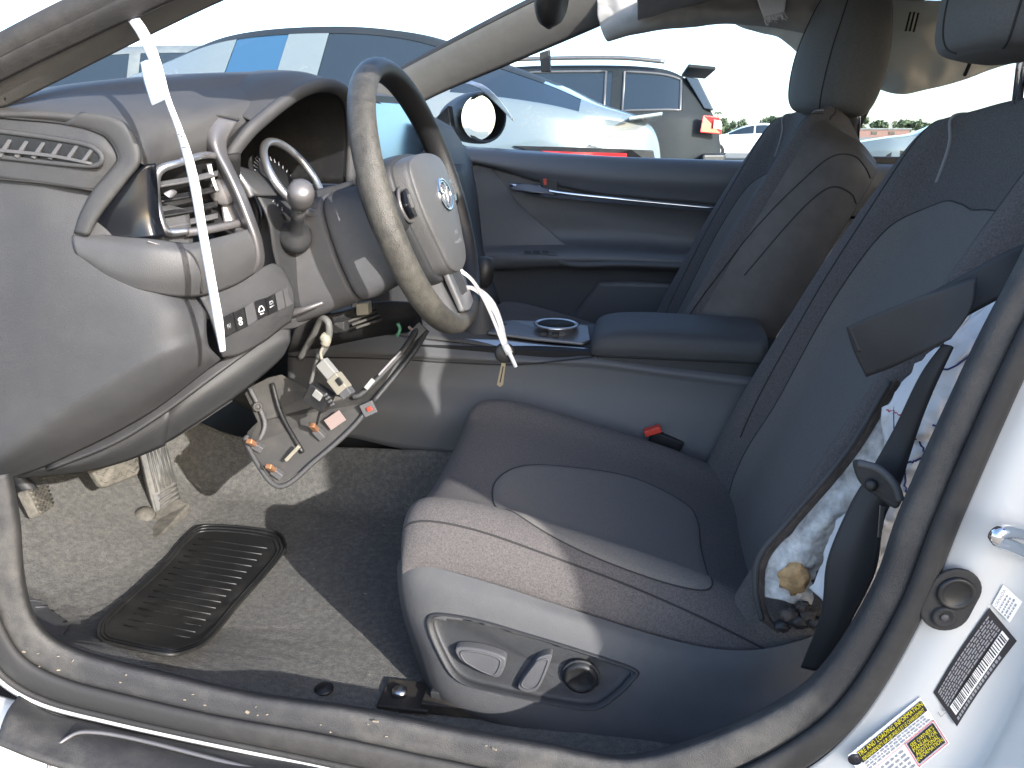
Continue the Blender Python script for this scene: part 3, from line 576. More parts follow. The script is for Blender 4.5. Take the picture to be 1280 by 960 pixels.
# round-cornered vent: frame, cavity, slats
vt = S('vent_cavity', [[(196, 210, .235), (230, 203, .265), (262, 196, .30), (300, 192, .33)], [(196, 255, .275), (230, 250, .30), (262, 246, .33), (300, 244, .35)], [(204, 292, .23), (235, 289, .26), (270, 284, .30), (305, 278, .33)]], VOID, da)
tube('vent_frame', PP([(258, 193, .285), (226, 203, .243), (202, 211, .222), (194, 226, .218), (195, 252, .217), (201, 278, .217), (211, 290, .222), (235, 289, .24)]), [.003, .004, .005, .0055, .0055, .006, .005, .004], SILVER, vt, n=50, seg=10)
tube('vent_ledge', PP([(232, 291, .24), (262, 287, .265), (304, 278, .31)]), .005, SILVT, vt, n=20, flat=.6)
tube('vent_ledge', PP([(226, 202, .243), (255, 194, .28), (277, 196, .31)]), .0042, SILVT, vt, n=20, flat=.6)
for k, y0 in enumerate((224, 243, 262, 277)):
    S('vent_slat', [[(200, y0+4, .232), (235, y0-2, .262), (272, y0-10, .30)], [(200, y0+10, .226), (235, y0+4, .255), (272, y0-4, .293)]], GREYP if k in (0, 3) else BLACK, vt, solid=.003)
prism('vent_tab', PP([(206, 241, .222), (217, 236, .23), (224, 240, .235), (216, 248, .225)]), (0, -.006, 0), SILVT, vt)
prism('vent_tab', PP([(244, 232, .25), (250, 228, .255), (254, 238, .255), (247, 243, .25)]), (0, -.008, 0), GREYP, vt)
S('vent_post', [[(258, 205, .288), (263, 222, .288), (270, 240, .29)], [(264, 204, .29), (268, 222, .29), (274, 240, .292)]], SILVER, vt, solid=.003)
lathe('vent_wheel', [(.014, 0), (.017, .002), (.017, .008), (.014, .010), (.001, .010)], P(281, 240, .318), (.35, -.9, .1), SILVT, vt, seg=18)
S('vent_side', [[(270, 196, .305), (282, 200, .315), (292, 212, .325)], [(274, 240, .315), (290, 245, .325), (302, 252, .335)], [(280, 282, .31), (298, 280, .32), (312, 282, .33)]], SILVT, vt)
# silver bezel curling down beside the cluster
S('cluster_bezel', [[(239, 144, .33), (252, 172, .315), (263, 190, .308), (277, 215, .305), (291, 245, .303), (303, 275, .302), (313, 300, .303), (316, 325, .307), (306, 346, .315)],
                    [(268, 145, .325), (267, 172, .303), (272, 190, .298), (285, 215, .295), (298, 243, .293), (311, 276, .292), (320, 302, .294), (322, 328, .298), (310, 348, .306)],
                    [(298, 151, .345), (284, 173, .325), (283, 192, .32), (293, 215, .318), (305, 241, .316), (319, 278, .315), (327, 305, .315), (328, 330, .32), (314, 351, .326)]], SILVT, da)
tube('bezel_gap', PP([(238, 143, .328), (268, 144, .322), (299, 150, .34)]), .0012, SEAM, da, n=16, seg=6)
# padded leatherette band with stitching
S('stitched_pad', [[(94, 290, .185), (140, 296, .187), (190, 300, .19), (235, 305, .212), (275, 297, .255), (312, 286, .30)], [(91, 298, .177), (140, 308, .176), (190, 316, .180), (240, 318, .203), (280, 309, .25), (319, 298, .30)],
                   [(95, 314, .174), (140, 334, .172), (190, 344, .178), (243, 345, .203), (284, 335, .25), (321, 318, .30)], [(104, 328, .18), (142, 351, .178), (190, 365, .186), (243, 370, .215), (288, 358, .262), (318, 341, .308)]], PADM, da, nv=50)
for seg_ in ([(222, 308, .2), (240, 318, .201), (250, 340, .208), (252, 366, .216)],):
    tube('pad_seam', PP([(a, b, c-.0005) for a, b, c in seg_]), .0013, SEAM, da, n=24, seg=6)
st = []
for t in np.linspace(0, 1, 20):
    p = P(262+t*52, 318-t*14, .2255+t*.066+.0); q = P(262+t*52+1.7, 318-t*14-.5, .2255+t*.066+.002); st.append(tube_g([p, q], .0009, 5))
for t in np.linspace(0, 1, 22):
    p = P(185+t*45, 302+t*8+2*math.sin(t*3), .182+t*.02); q = p+(P(187, 302, .182)-P(185, 302, .182)); st.append(tube_g([p, q], .0009, 5))
v, f = join(st); mk('stitching', v, f, SEAML, da)
# lower face with the switch row
S('switch_panel', [[(250, 372, .222), (285, 360, .262), (316, 342, .305), (338, 330, .34), (352, 335, .362)], [(262, 395, .228), (290, 382, .262), (325, 364, .305), (350, 352, .345), (364, 360, .365)],
                   [(272, 425, .232), (295, 418, .264), (330, 398, .305), (355, 384, .345), (367, 380, .366)], [(278, 446, .245), (300, 442, .275), (330, 426, .315), (352, 408, .355), (362, 402, .375)]], DASH, da)
sw = ((277, 397), (291, 390.5), (305, 384), (317, 377), (331, 373), (343, 367), (353, 362), (361, 358.5)); sb = ((281, 422), (296, 414), (309, 408), (322, 400), (336, 393.5), (347, 389), (357, 384), (366, 380))
ic = {0: 'P', 1: 'S', 3: 'C', 4: 'A'}
for k in range(7):
    y0 = .232+k*.0185; y1 = y0+.0185
    q = PP([(sw[k][0]+.6, sw[k][1], y0-.004), (sw[k+1][0]-.6, sw[k+1][1], y1-.004), (sb[k+1][0]-.6, sb[k+1][1], y1-.003), (sb[k][0]+.6, sb[k][1], y0-.003)])
    b_ = prism('dash_button', q, (.0, .008, 0), GREYP if k in (2, 5, 6) else BLACK, da, bevel=.0008)
    if k in ic:
        c_ = q.mean(0)+(0, -.0006, 0); xd = q[1]-q[0]; xd /= np.linalg.norm(xd); yd = q[0]-q[3]; yd /= np.linalg.norm(yd); gs = []
        if k == 0: gs = [tube_g([c_-xd*.003-yd*.006, c_+xd*.003-yd*.006, c_+xd*.003+yd*.001, c_-xd*.003+yd*.001], .0008, 5, closed=True), tube_g([c_-yd*.0045, c_-yd*.0005], .0008, 5)]
        if k == 1: gs = [tube_g([c_+xd*.0035*math.cos(a)+yd*(.0025*math.sin(a)-d_) for a in np.linspace(0, 6.28, 10, endpoint=False)], .0009, 5, closed=True) for d_ in (0, .006)]
        if k == 3: gs = [tube_g([c_-xd*.006-yd*.002, c_-xd*.004+yd*.001, c_-xd*.002+yd*.004, c_+xd*.003+yd*.004, c_+xd*.006+yd*.0, c_+xd*.006-yd*.004, c_-xd*.006-yd*.004], .0009, 5, closed=True), tube_g([c_-xd*.004-yd*.008, c_+xd*.004-yd*.008], .0009, 5)]
        if k == 4: gs = [tube_g([c_-xd*.005+yd*.001, c_-xd*.002+yd*.005, c_+xd*.004+yd*.005, c_+xd*.006+yd*.001], .0011, 5, closed=True), tube_g([c_-xd*.005-yd*.003, c_+xd*.006-yd*.003], .0012, 5)]
        v, f = join(gs); v = c_+(v-c_)*.8; mk('button_icon', v, f, LGRY if k in (0, 4) else LWHT, b_)
# under-dash trim, drooping
S('knee_trim', [[(205, 500, .285), (235, 478, .29), (290, 440, .33), (340, 413, .38), (362, 412, .40)], [(198, 528, .27), (228, 512, .275), (292, 470, .32), (345, 432, .375), (362, 424, .395)], [(198, 556, .285), (215, 548, .29), (290, 498, .33), (346, 452, .385), (360, 430, .40)]], DDARK, da)
S('knee_trim', [[(30, 585, .24), (100, 566, .25), (165, 528, .265), (215, 494, .285)], [(24, 590, .235), (100, 578, .235), (160, 551, .25), (212, 522, .27)], [(22, 596, .25), (105, 588, .26), (158, 575, .27), (206, 556, .285)]], DDARK, da)
S('knee_trim_edge', [[(60, 582, .23), (140, 545, .24), (200, 507, .25), (262, 462, .27), (310, 430, .31), (352, 404, .36)], [(60, 588, .225), (140, 556, .232), (200, 520, .243), (262, 475, .262), (310, 440, .302), (352, 411, .355)]], DASH, da, solid=.006)
S('under_tray', [[(20, 592, .26), (105, 585, .28), (160, 571, .30), (215, 548, .32), (290, 500, .38)], [(20, 590, .5), (105, 580, .55), (160, 560, .6), (215, 540, .65), (290, 500, .7)]], DDARK, da)
# hood lip, cluster cavity, gauges
lip = cr(PP([(284, 222, .335), (285, 205, .335), (293, 188, .338), (312, 164, .35), (332, 146, .375), (352, 130, .40), (378, 113, .44), (405, 106, .50), (428, 114, .56), (438, 135, .60), (440, 175, .62), (438, 230, .62)]), 60)
tube('hood_lip', lip, .008, DASHT, da, seg=10, flat=1.3)
back = lip*np.array([0, 1, .9])+np.array([-.66, 0, .08]); back[:, 1] = .34+(back[:, 1]-.335)*.98
gcv = cr(np.array([lip, lip*.6+back*.4+(0, 0, .004), back]), 12); mk('hood_lining', gcv.reshape(-1, 3), gfaces(12, 60), BLACK, da, solid=.004)
hl2 = lip+np.array([-.02, 0, .012]); S('hood_shell', [lip[18:]+(0, 0, .004), lip[18:]+(-.05, .01, .018), lip[18:]+(-.14, .03, .012), lip[18:]+(-.25, .03, -.05)], DASHT, da, px=False, nu=20, nv=42)
prism('cluster_face', [(-.635, .34, .82), (-.635, .64, .82), (-.665, .64, 1.06), (-.665, .34, 1.06)], (-.02, 0, 0), BLACK, da)
def gauge(c, r, tau, nm):
    n_ = np.array([math.cos(tau), -.05, math.sin(tau)]); e2 = np.array([-math.sin(tau), 0, math.cos(tau)]); e1 = np.cross(e2, n_)
    pts = [c+r*(math.cos(a)*e1+math.sin(a)*e2) for a in np.linspace(0, 2*math.pi, 50, endpoint=False)]
    g_ = tube(nm, pts, .0055, SILVER, da, seg=10, closed=True)
    lathe('gauge_dial', [(r, -.03), (r-.002, -.028), (.001, -.026)], c, n_, BLACK, g_, seg=40)
    gs = []
    for k in range(28):
        a = R(-40)+k/27*R(260); d_ = math.cos(a)*e1+math.sin(a)*e2; gs.append(tube_g([c+d_*(r*.78)-n_*.024, c+d_*(r*.9)-n_*.024], .0008, 4))
    v, f = join(gs); mk('dial_mark', v, f, LGRY, g_)
gauge(P(368, 222, .44), .056, R(32), 'gauge_ring')
gauge(P(290, 250, .40), .05, R(28), 'gauge_ring')
tube('cluster_trim', PP([(287, 205, .342), (297, 218, .345), (307, 232, .35), (314, 246, .355)]), .0045, SILVER, da, n=20, flat=.6)
S('cluster_shelf', [[(287, 206, .345), (300, 225, .35), (318, 245, .36)], [(320, 215, .40), (345, 232, .40), (365, 245, .41)]], DDARK, da)
# column-side fascia below the gauges
S('column_fascia', [[(318, 240, .37), (350, 240, .42), (400, 236, .48), (440, 226, .54)], [(335, 275, .37), (362, 272, .42), (405, 262, .47), (445, 250, .53)], [(342, 320, .38), (372, 330, .42), (410, 325, .47), (445, 310, .52)], [(360, 380, .40), (385, 392, .44), (415, 385, .48), (450, 360, .53)]], DDARK, da)
# middle screen and stack
sc_ = np.array([P(452, 126, X=-.486), P(521, 131, X=-.486), P(531, 205, X=-.476), P(455, 214, X=-.476)])
prism('screen_bezel', [sc_[0]+(0, -.01, .012), sc_[1]+(0, .015, .012), sc_[2]+(0, .015, -.012), sc_[3]+(0, -.01, -.012)], (-.03, 0, -.005), BLACK, da)
scr = prism('touch_screen', sc_+np.array([.0012, -.0004, 0]), (-.004, 0, 0), SCREEN, da, bevel=.001)
for k in range(4):
    p_ = sc_[1]*(1-(.25+k*.18))+sc_[2]*(.25+k*.18); v, f = obox_g(p_+(.003, .004, 0), ((0, 1, 0), (0, 0, 1), (1, 0, 0)), (.008, .003, .002)); mk('screen_button', v, f, GREYP, scr, smooth=False)
S('centre_stack', [[(445, 215, .76), (490, 212, .9), (535, 205, 1.04), (580, 205, 1.2)], [(440, 300, .78), (500, 300, .92), (560, 300, 1.06), (600, 300, 1.2)], [(440, 400, .80), (520, 395, .95), (600, 385, 1.06), (625, 380, 1.2)]], DDARK, da)
S('dash_face', [[(530, 152, 1.10), (548, 158, 1.27), (565, 160, 1.55)], [(540, 180, 1.09), (562, 178, 1.3), (580, 186, 1.58)], [(546, 215, 1.08), (576, 212, 1.3), (592, 222, 1.58)], [(545, 260, 1.03), (582, 250, 1.3), (598, 262, 1.58)], [(560, 330, 1.03), (590, 320, 1.3), (604, 318, 1.58)]], DASH, da)
S('dash_top', [[(470, 127, .85), (505, 148, 1.05), (540, 157, 1.25), (567, 161, 1.56)], [(440, 118, .9), (480, 125, 1.1), (520, 138, 1.3), (548, 150, 1.6)], [(420, 112, 1.0), (460, 115, 1.2), (500, 125, 1.4), (530, 140, 1.65)]], DASHT, da)
fv = prism('air_vent', PP([(563, 182, 1.5), (576, 181, 1.6), (587, 208, 1.6), (572, 216, 1.5)]), (.012, 0, 0), BLACK, da)
tube('air_vent_trim', PP([(563, 182, 1.49), (568, 200, 1.49), (574, 217, 1.49)]), .004, SILVER, fv, seg=6)
for k in range(3): tube('air_vent_slat', PP([(568+k*3, 189+k*8, 1.49), (580+k*3, 187+k*8, 1.585)]), .004, GREYP, fv, seg=6)
# closed body of the dash behind the faces
box('dash_core', (-1.15, .24, .62), (-.70, 1.62, .86), VOID, da)
S('dash_shelf', [[(-1.1, .2, .98), (-1.12, .7, .99), (-1.12, 1.2, .99), (-1.1, 1.6, .97)], [(-.85, .2, 1.0), (-.82, .6, 1.02), (-.82, 1.1, 1.01), (-.85, 1.6, .98)], [(-.72, .24, 1.02), (-.68, .6, 1.035), (-.66, 1.1, 1.03), (-.70, 1.6, .99)]], DASHT, da, px=False)
# ------------------------------------------------------------------ steering column and wheel
W0 = np.array([-.305, .50, .91]); TAU = R(17)
wn = np.array([math.cos(TAU), 0, math.sin(TAU)]); wu = np.array([-math.sin(TAU), 0, math.cos(TAU)]); wr = np.array([0, 1.0, 0])
WL = lambda a, b, c: W0+a*wr+b*wu+c*wn        # right, up, towards the driver
col_ = thing('steering_column', 'grey plastic column shroud behind the wheel with a round-knobbed stalk', 'steering column', tuple(WL(0, 0, -.2)))
def shroud(nm, d0, d1, s0, s1, m):
    rings = []
    for d, s in ((d0-.004, s0*.8), (d0, s0*.97), (d0+.012, s0), ((d0+d1)/2, (s0+s1)/2), (d1-.012, s1), (d1, s1*.97), (d1+.004, s1*.8)):
        rings.append([WL(sx*.068*s*1.05, -.022+sy*.062*s, -d) for sx, sy in ((-1, .3), (-.85, .8), (-.4, 1), (.4, 1), (.85, .8), (1, .3), (1, -.5), (.8, -1.15), (.3, -1.3), (-.3, -1.3), (-.8, -1.15), (-1, -.5))])
    g_ = surf(np.array(rings), 37, 60, False, True); return mk(nm, g_.reshape(-1, 3), gfaces(37, 60, False, True)+[tuple(range(60)), tuple(range(36*60, 37*60))], m, col_)
shroud('column_cover', .045, .118, 1.0, 1.12, GREYP)
shroud('column_cover', .124, .25, 1.12, 1.2, GREYP)
kb = P(376, 243, .335); bo = P(369, 296, .405)
ax = (kb-bo)/np.linalg.norm(kb-bo)
stk = lathe('turn_stalk', [(.021, -.012), (.023, 0), (.021, .008), (.013, .014), (.009, .022), (.0085, .05), (.010, .07)], bo, ax, DDARK, col_, seg=20)
lathe('stalk_knob', [(.009, -.02), (.0145, -.016), (.0165, -.006), (.0165, .006), (.0145, .013), (.009, .017), (.001, .018)], kb, ax, SILVT, stk, seg=24)
far_st = tube('wiper_stalk', [WL(.08, .0, -.07), WL(.13, .02, -.06), WL(.17, .03, -.05)], [.009, .008, .011], BLACK, col_, n=12)
sw_ = thing('steering_wheel', 'three-spoke steering wheel with worn brown-grey leather rim', 'steering wheel', tuple(W0))
RW = .183
def rimseg(nm, a0, a1, m, n):
    A_ = np.linspace(R(a0), R(a1), n); b = np.linspace(0, 2*np.pi, 20, endpoint=False)
    v = np.array([[WL((RW+(.0155+.0015*math.cos(6*a))*math.cos(t))*math.cos(a), (RW+.0155*math.cos(t))*math.sin(a), .0185*math.sin(t)) for t in b] for a in A_])
    return mk(nm, v.reshape(-1, 3), gfaces(n, 20, False, True), m, sw_)
rimseg('rim', 112, 292, RIM, 110); rimseg('rim_shaded', -68, 112, RIM_SHADE, 100)  # darker half carries the roof's shade in its leather colour; also less worn
for a in (75, 120-7, 62+140): pass
# hub pad
def hubring(s, c, sq=1.0):
    HS = 1.1; base = [(-.082, .038), (-.072, .058), (-.04, .066), (0, .068), (.04, .066), (.072, .058), (.082, .038), (.078, -.005), (.06, -.048), (.042, -.078), (.0, -.088), (-.042, -.078), (-.06, -.048), (-.078, -.005)]
    return [WL(x*s*HS*1.04-.020, y*s*HS-.014, c) for x, y in base]
hr = [hubring(.96, -.03), hubring(1.0, -.02), hubring(1.0, .012), hubring(.985, .024), hubring(.93, .031), hubring(.5, .037), hubring(.02, .038)]
g_ = surf(np.array(hr), 37, 70, False, True); hub = mk('airbag_cover', g_.reshape(-1, 3), gfaces(37, 70, False, True)+[tuple(range(70))], HUB, sw_)
hb = [hubring(1.06, -.045), hubring(1.09, -.02), hubring(1.07, .002), hubring(1.0, .006)]
g_ = surf(np.array(hb), 19, 70, False, True); mk('hub_surround', g_.reshape(-1, 3), gfaces(19, 70, False, True)+[tuple(range(70))], DDARK, sw_)
# emblem: three interlocked ovals in chrome
ec = WL(-.016, -.002, .0385)
def oval(rx_, ry_, cx=0, cy=0, r=.0017): 
    pts = [ec+wr*(cx+rx_*math.cos(a))+wu*(cy+ry_*math.sin(a)) for a in np.linspace(0, 2*math.pi, 40, endpoint=False)]
    return tube_g(pts, r, 8, closed=True)
v, f = join([oval(.031, .0215, r=.0024), oval(.0095, .020), oval(.0225, .0085, 0, .0095)]); mk('emblem', v, f, CHROME, hub)
v, f = lathe_g([(.0001, -.001), (.001, -.001), (.001, .0)], ec, wn, 8)
v, f = join([text_g('SRS', WL(-.014, -.058, .0375), wr, wu+wn*-.0, .011, 'CENTER'), text_g('AIRBAG', WL(-.014, -.071, .0365), wr, wu, .011, 'CENTER')])
mk('airbag_lettering', v, f, LGRY, hub, smooth=False)
# spokes
for s in (-1, 1):
    sp = S('spoke', [[WL(s*.07, .035, -.028), WL(s*.11, .028, -.022), WL(s*.15, .022, -.012), WL(s*.176, .018, -.004)], [WL(s*.07, .02, .004), WL(s*.11, .014, .002), WL(s*.15, .008, .003), WL(s*.176, .004, .006)],
                     [WL(s*.066, -.035, .004), WL(s*.11, -.022, .002), WL(s*.15, -.018, .003), WL(s*.176, -.018, .006)], [WL(s*.066, -.05, -.028), WL(s*.11, -.035, -.022), WL(s*.15, -.028, -.012), WL(s*.176, -.026, -.004)]], DDARK, sw_, px=False, solid=.01)
    bq = prism('button_pod', [WL(s*.083, .026, .012), WL(s*.125, .018, .012), WL(s*.137, .0, .012), WL(s*.125, -.018, .012), WL(s*.079, -.02, .012)], wn*.007, GLOSS, sw_, bevel=.003)
    tube('pod_trim', [WL(s*.100, .024, .010), WL(s*.127, .019, .010), WL(s*.138, .0, .010), WL(s*.127, -.019, .010), WL(s*.098, -.022, .010)], .0025, SILVER if s > 0 else SILVT, sw_, n=30)
    for q in range(3): v, f = obox_g(WL(s*(.092+.014*q), .003, .02), (wr, wu, wn), (.005, .009, .002)); mk('wheel_button', v, f, GREYP, bq, smooth=False, bevel=.001)
lo = S('spoke', [[WL(-.052, -.075, -.02), WL(-.048, -.11, -.022), WL(-.044, -.15, -.012), WL(-.042, -.177, -.002)], [WL(-.03, -.075, .004), WL(-.028, -.11, .002), WL(-.026, -.15, .004), WL(-.026, -.178, .006)], [WL(.03, -.075, .004), WL(.028, -.11, .002), WL(.026, -.15, .004), WL(.026, -.178, .006)], [WL(.052, -.075, -.02), WL(.048, -.11, -.022), WL(.044, -.15, -.012), WL(.042, -.177, -.002)]], DDARK, sw_, px=False, solid=.008)
prism('spoke_trim', [WL(-.052, -.08, .006), WL(.045, -.08, .006), WL(.034, -.166, .010), WL(.0, -.172, .010), WL(-.034, -.166, .010)], wn*.009, SILVER, lo, bevel=.003)
prism('spoke_inlay', [WL(-.030, -.09, .0155), WL(.020, -.09, .0155), WL(.012, -.145, .0185), WL(-.018, -.145, .0185)], wn*.0015, DDARK, lo, bevel=.001)

# under the column: loom, brackets and connectors
un = thing('wiring_loom', 'loose taped wiring loom with plugs dangling below the column', 'wiring', tuple(P(400, 440, .5)))
tube('loom_loop', PP([(375, 448, .50), (392, 418, .48), (402, 399, .465), (410, 403, .46), (411, 418, .46), (407, 432, .46), (398, 447, .46)]), .0055, WIRE, un, n=40)
tube('loom_tail', PP([(398, 445, .46), (393, 462, .46), (388, 480, .46)]), .003, WIRE, un, n=20)
tube('loom_wire', PP([(408, 428, .457), (401, 440, .455), (403, 452, .455)]), .0025, CREAM, un, n=20)
tube('loom_tape', PP([(403, 420, .457), (408, 424, .456), (406, 431, .456)]), .0075, CREAM, un, n=8)
def plug(nm, p0, p1, w_, h_, m, par, Yn=None):
    a = (p1-p0); L_ = np.linalg.norm(a); a /= L_; s_ = np.cross(a, [0, 1.0, 0]); s_ /= np.linalg.norm(s_); t_ = np.cross(a, s_)
    v, f = obox_g((p0+p1)/2, (a, s_, t_), (L_/2, w_/2, h_/2)); return mk(nm, v, f, m, par, bevel=.0015, smooth=False)
pc = plug('pale_plug', P(402, 452, .452), P(417, 470, .447), .018, .014, CONNW, un)
plug('plug_socket', P(417, 470, .448), P(431, 488, .443), .021, .018, CREAM, un); plug('plug_cap', P(431, 487, .443), P(437, 495, .441), .018, .016, GREYP, un)
plug('plug_window', P(421, 473, .438), P(427, 481, .436), .009, .004, BLACK, un)
plug('junction_block', P(386, 488, .455), P(412, 505, .452), .032, .02, BLACK, un); plug('junction_label', P(392, 490, .443), P(402, 498, .441), .013, .003, CONNW, un)
for k in range(4): plug('junction_pin', P(404+k*3, 499+k*4-4, .441), P(409+k*3, 496+k*4-4, .441), .004, .004, GREYP, un)
tube('plug_wire', PP([(404, 503, .452), (399, 518, .455), (396, 530, .46)]), .002, BLACK, un, n=12)
br = thing('dash_bracket', 'dark metal bracket with pale connector in the gap under the column', 'bracket', tuple(P(450, 400, .6)))
S('bracket_plate', [[(372, 398, .48), (420, 392, .53), (470, 378, .60), (520, 378, .66)], [(360, 440, .50), (410, 432, .56), (470, 420, .63), (530, 412, .70)]], BLACK, br, nu=3)
v, f = obox_g(P(455, 385, .56), ((1, .2, .1), (0, 1, 0), (0, 0, 1)), (.010, .009, .010)); mk('cream_plug', v, f, CREAM, br, bevel=.002, smooth=False)
for k in range(4): tube('bracket_bar', PP([(430+k*5, 398+k*4, .555), (468+k*3, 384+k*5, .60)]), .0025, PANELIN, br, seg=6)
v, f = obox_g(P(423, 408, .55), ((1, .2, .1), (0, 1, 0), (0, 0, 1)), (.014, .012, .009)); mk('relay_box', v, f, DDARK, br, bevel=.002, smooth=False)
tube('green_wire', PP([(497, 404, .62), (500, 412, .62), (496, 420, .62)]), .003, mat('green_wire_skin', (.08, .25, .16), .5), br, n=10)
tube('stalk_lever', PP([(362, 392, .40), (382, 386, .40), (404, 378, .41)]), [.006, .004, .003], SILVT, br, n=14)
S('bracket_shelf', [[(352, 400, .40), (372, 396, .44), (392, 385, .48)], [(345, 412, .41), (372, 408, .45), (398, 392, .49)]], GREYP, br)

# hanging knee panel, seen from behind
hp_ = thing('hanging_trim_panel', 'black trim panel torn loose, hanging by its corner with copper clips along the edge', 'trim panel', tuple(P(345, 600, .46)))
HO = [(347, 608, .455), (309, 557, .475), (309, 540, .49), (322, 527, .50), (306, 492, .515), (312, 484, .52), (335, 472, .53), (352, 468, .535), (392, 490, .54), (430, 497, .55), (455, 492, .56), (500, 446, .60), (523, 410, .64), (533, 414, .64), (512, 447, .60), (466, 503, .545), (440, 535, .52), (395, 575, .485)]
hv = PP(HO); nrm = np.array([.35, -.62, .35]); nrm /= np.linalg.norm(nrm)
bm_o = prism('panel_sheet', hv, -nrm*.004, PANELIN, hp_, bevel=.0008)
tube('panel_rim', [p+nrm*.004 for p in PP([(309, 545, .485), (309, 557, .475), (347, 608, .455), (395, 575, .485), (440, 535, .52), (466, 503, .545)])], .0045, DASH, hp_, seg=6, n=60)
tube('panel_rim', [p+nrm*.003 for p in PP([(466, 503, .545), (512, 447, .60), (533, 414, .64)])], .005, DDARK, hp_, seg=6, n=20)
tube('panel_rib', [p+nrm*.006 for p in PP([(340, 480, .53), (352, 520, .51), (378, 566, .487)])], .004, BLACK, hp_, seg=6, n=20)
tube('panel_rib', [p+nrm*.006 for p in PP([(312, 486, .52), (325, 512, .51), (331, 532, .50), (324, 552, .49)])], .004, GREYP, hp_, seg=6, n=20)
tube('panel_flange', [p+nrm*.007 for p in PP([(440, 497, .552), (455, 490, .56), (500, 443, .60), (522, 410, .64)])], .006, DDARK, hp_, seg=8, n=20)
def clip(x, y, Y_, dx, dy):
    p0 = P(x, y, Y_)+nrm*.004; p1 = P(x+dx, y+dy, Y_-.012)+nrm*.012
    c = plug('clip_tower', P(x+dx*.2, y+dy*.2, Y_)+nrm*.002, P(x-dx*1.6, y-dy*1.6, Y_), .012, .012, GREYP, hp_); plug('metal_clip', p0, p1, .010, .008, CLIP, c)
clip(318, 556, .475, -7, -4); clip(342, 588, .460, -7, -5); clip(395, 538, .50, -6, -6)
plug('pale_peg', P(357, 576, .47)+nrm*.01, P(374, 558, .475)+nrm*.01, .006, .006, CREAM, hp_)
plug('panel_label', P(409, 532, .506)+nrm*.004, P(428, 519, .515)+nrm*.004, .020, .0015, PINK, hp_)
ct_ = plug('corner_tab', P(452, 515, .53)+nrm*.006, P(468, 508, .535)+nrm*.006, .022, .006, GREYP, hp_); plug('tab_pin', P(458, 513, .528)+nrm*.008, P(464, 511, .53)+nrm*.009, .007, .004, RED, ct_)
plug('end_hook', P(512, 424, .63)+nrm*.006, P(528, 408, .64)+nrm*.006, .02, .012, BLACK, hp_); plug('hook_tip', P(509, 410, .63)+nrm*.01, P(514, 414, .63)+nrm*.01, .005, .004, PINK, hp_)
plug('silver_tape', P(456, 487, .55)+nrm*.008, P(466, 475, .56)+nrm*.008, .008, .002, CONNW, hp_); plug('silver_tape', P(472, 470, .565)+nrm*.008, P(500, 440, .59)+nrm*.008, .004, .002, SILVT, hp_)
lathe('panel_boss', [(.008, 0), (.008, .006), (.004, .006), (.004, .002)], P(322, 509, .505), nrm, PANELIN, hp_, seg=14)

# ------------------------------------------------------------------ paper strip tied on the pillar
ps = thing('paper_strip', 'long white paper strip hanging from the near pillar across the dash', 'paper strip', tuple(P(200, 100, .13)))
pth = PP([(160, 26, .172), (172, 44, .160), (184, 70, .14), (196, 97, .13), (206, 125, .124), (219, 160, .13), (229, 195, .135), (238, 235, .14), (246, 280, .145), (253, 320, .145), (261, 365, .15), (268, 405, .155), (275, 440, .16)])
pp = cr(pth, 80); wv = cr(PP([(174, 22, .172), (186, 40, .160), (198, 68, .14), (206, 95, .13), (213, 122, .124), (227, 158, .129), (240, 193, .134), (250, 233, .139), (257, 278, .143), (264, 318, .144), (272, 363, .148), (279, 402, .153), (282, 438, .158)]), 80)
rows = np.array([pp, (pp+wv)/2+np.array([0, -.003, 0]), wv]); g_ = cr(rows, 7); mk('strip_sheet', g_.reshape(-1, 3), gfaces(7, 80), PAPER, ps, solid=.0006)
gs = [tube_g(PP(l), .0006, 5) for l in ([(223, 168, .125), (230, 166, .125), (226, 172, .125)], [(226, 174, .126), (232, 172, .126), (229, 178, .126), (233, 179, .126)], [(228, 184, .127), (234, 185, .127)])]
v, f = join(gs); mk('handwritten_mark', v, f, INK, ps)
S('blue_tape', [[(176, 78, .118), (187, 76, .116), (196, 96, .114)], [(180, 100, .12), (192, 100, .117), (202, 112, .115)], [(190, 132, .122), (199, 128, .12), (208, 124, .118)]], TAPE, ps, solid=.001)

# ------------------------------------------------------------------ pedals
def pedal(nm, label, TL, TR, BR, BL, m, t, pat, arm=None):
    th = thing(nm, label, 'pedal', tuple(np.mean([TL, TR, BR, BL], 0)))
    c = [np.array(q) for q in (TL, TR, BR, BL)]; n_ = np.cross(c[1]-c[0], c[3]-c[0]); n_ /= np.linalg.norm(n_)
    if n_[0] < 0: n_ = -n_
    pad = prism('pedal_pad', [bil(c, u, v) for u, v in ((.06, 0), (.94, 0), (1, .1), (1, .9), (.92, 1), (.08, 1), (0, .9), (0, .1))], -n_*t, m, th, bevel=.004)
    if pat == 'chev':
        gs = []
        for i in range(5):
            v0 = .1+i*.18; pts = []
            for k in range(9): pts.append(bil(c, .06+k*.11, v0+(.09 if k % 2 else 0))+n_*.0008)
            gs.append(tube_g(pts, .0022, 5))
        v, f = join(gs); mk('tread', v, f, m, th)
    elif pat == 'lines':
        for i in range(6): tube('tread_rib', [bil(c, .25+i*.13, .02)+n_*.0005, bil(c, .25+i*.13, .68)+n_*.0005], .0026, m, th, seg=6)
        for i in range(4): tube('tread_rib', [bil(c, .25, .73+i*.06)+n_*.0005, bil(c, .97, .73+i*.06)+n_*.0005], .0026, m, th, seg=6)
    if arm is not None: tube('pedal_arm', arm, .011, DDARK, th, n=12)
    return th
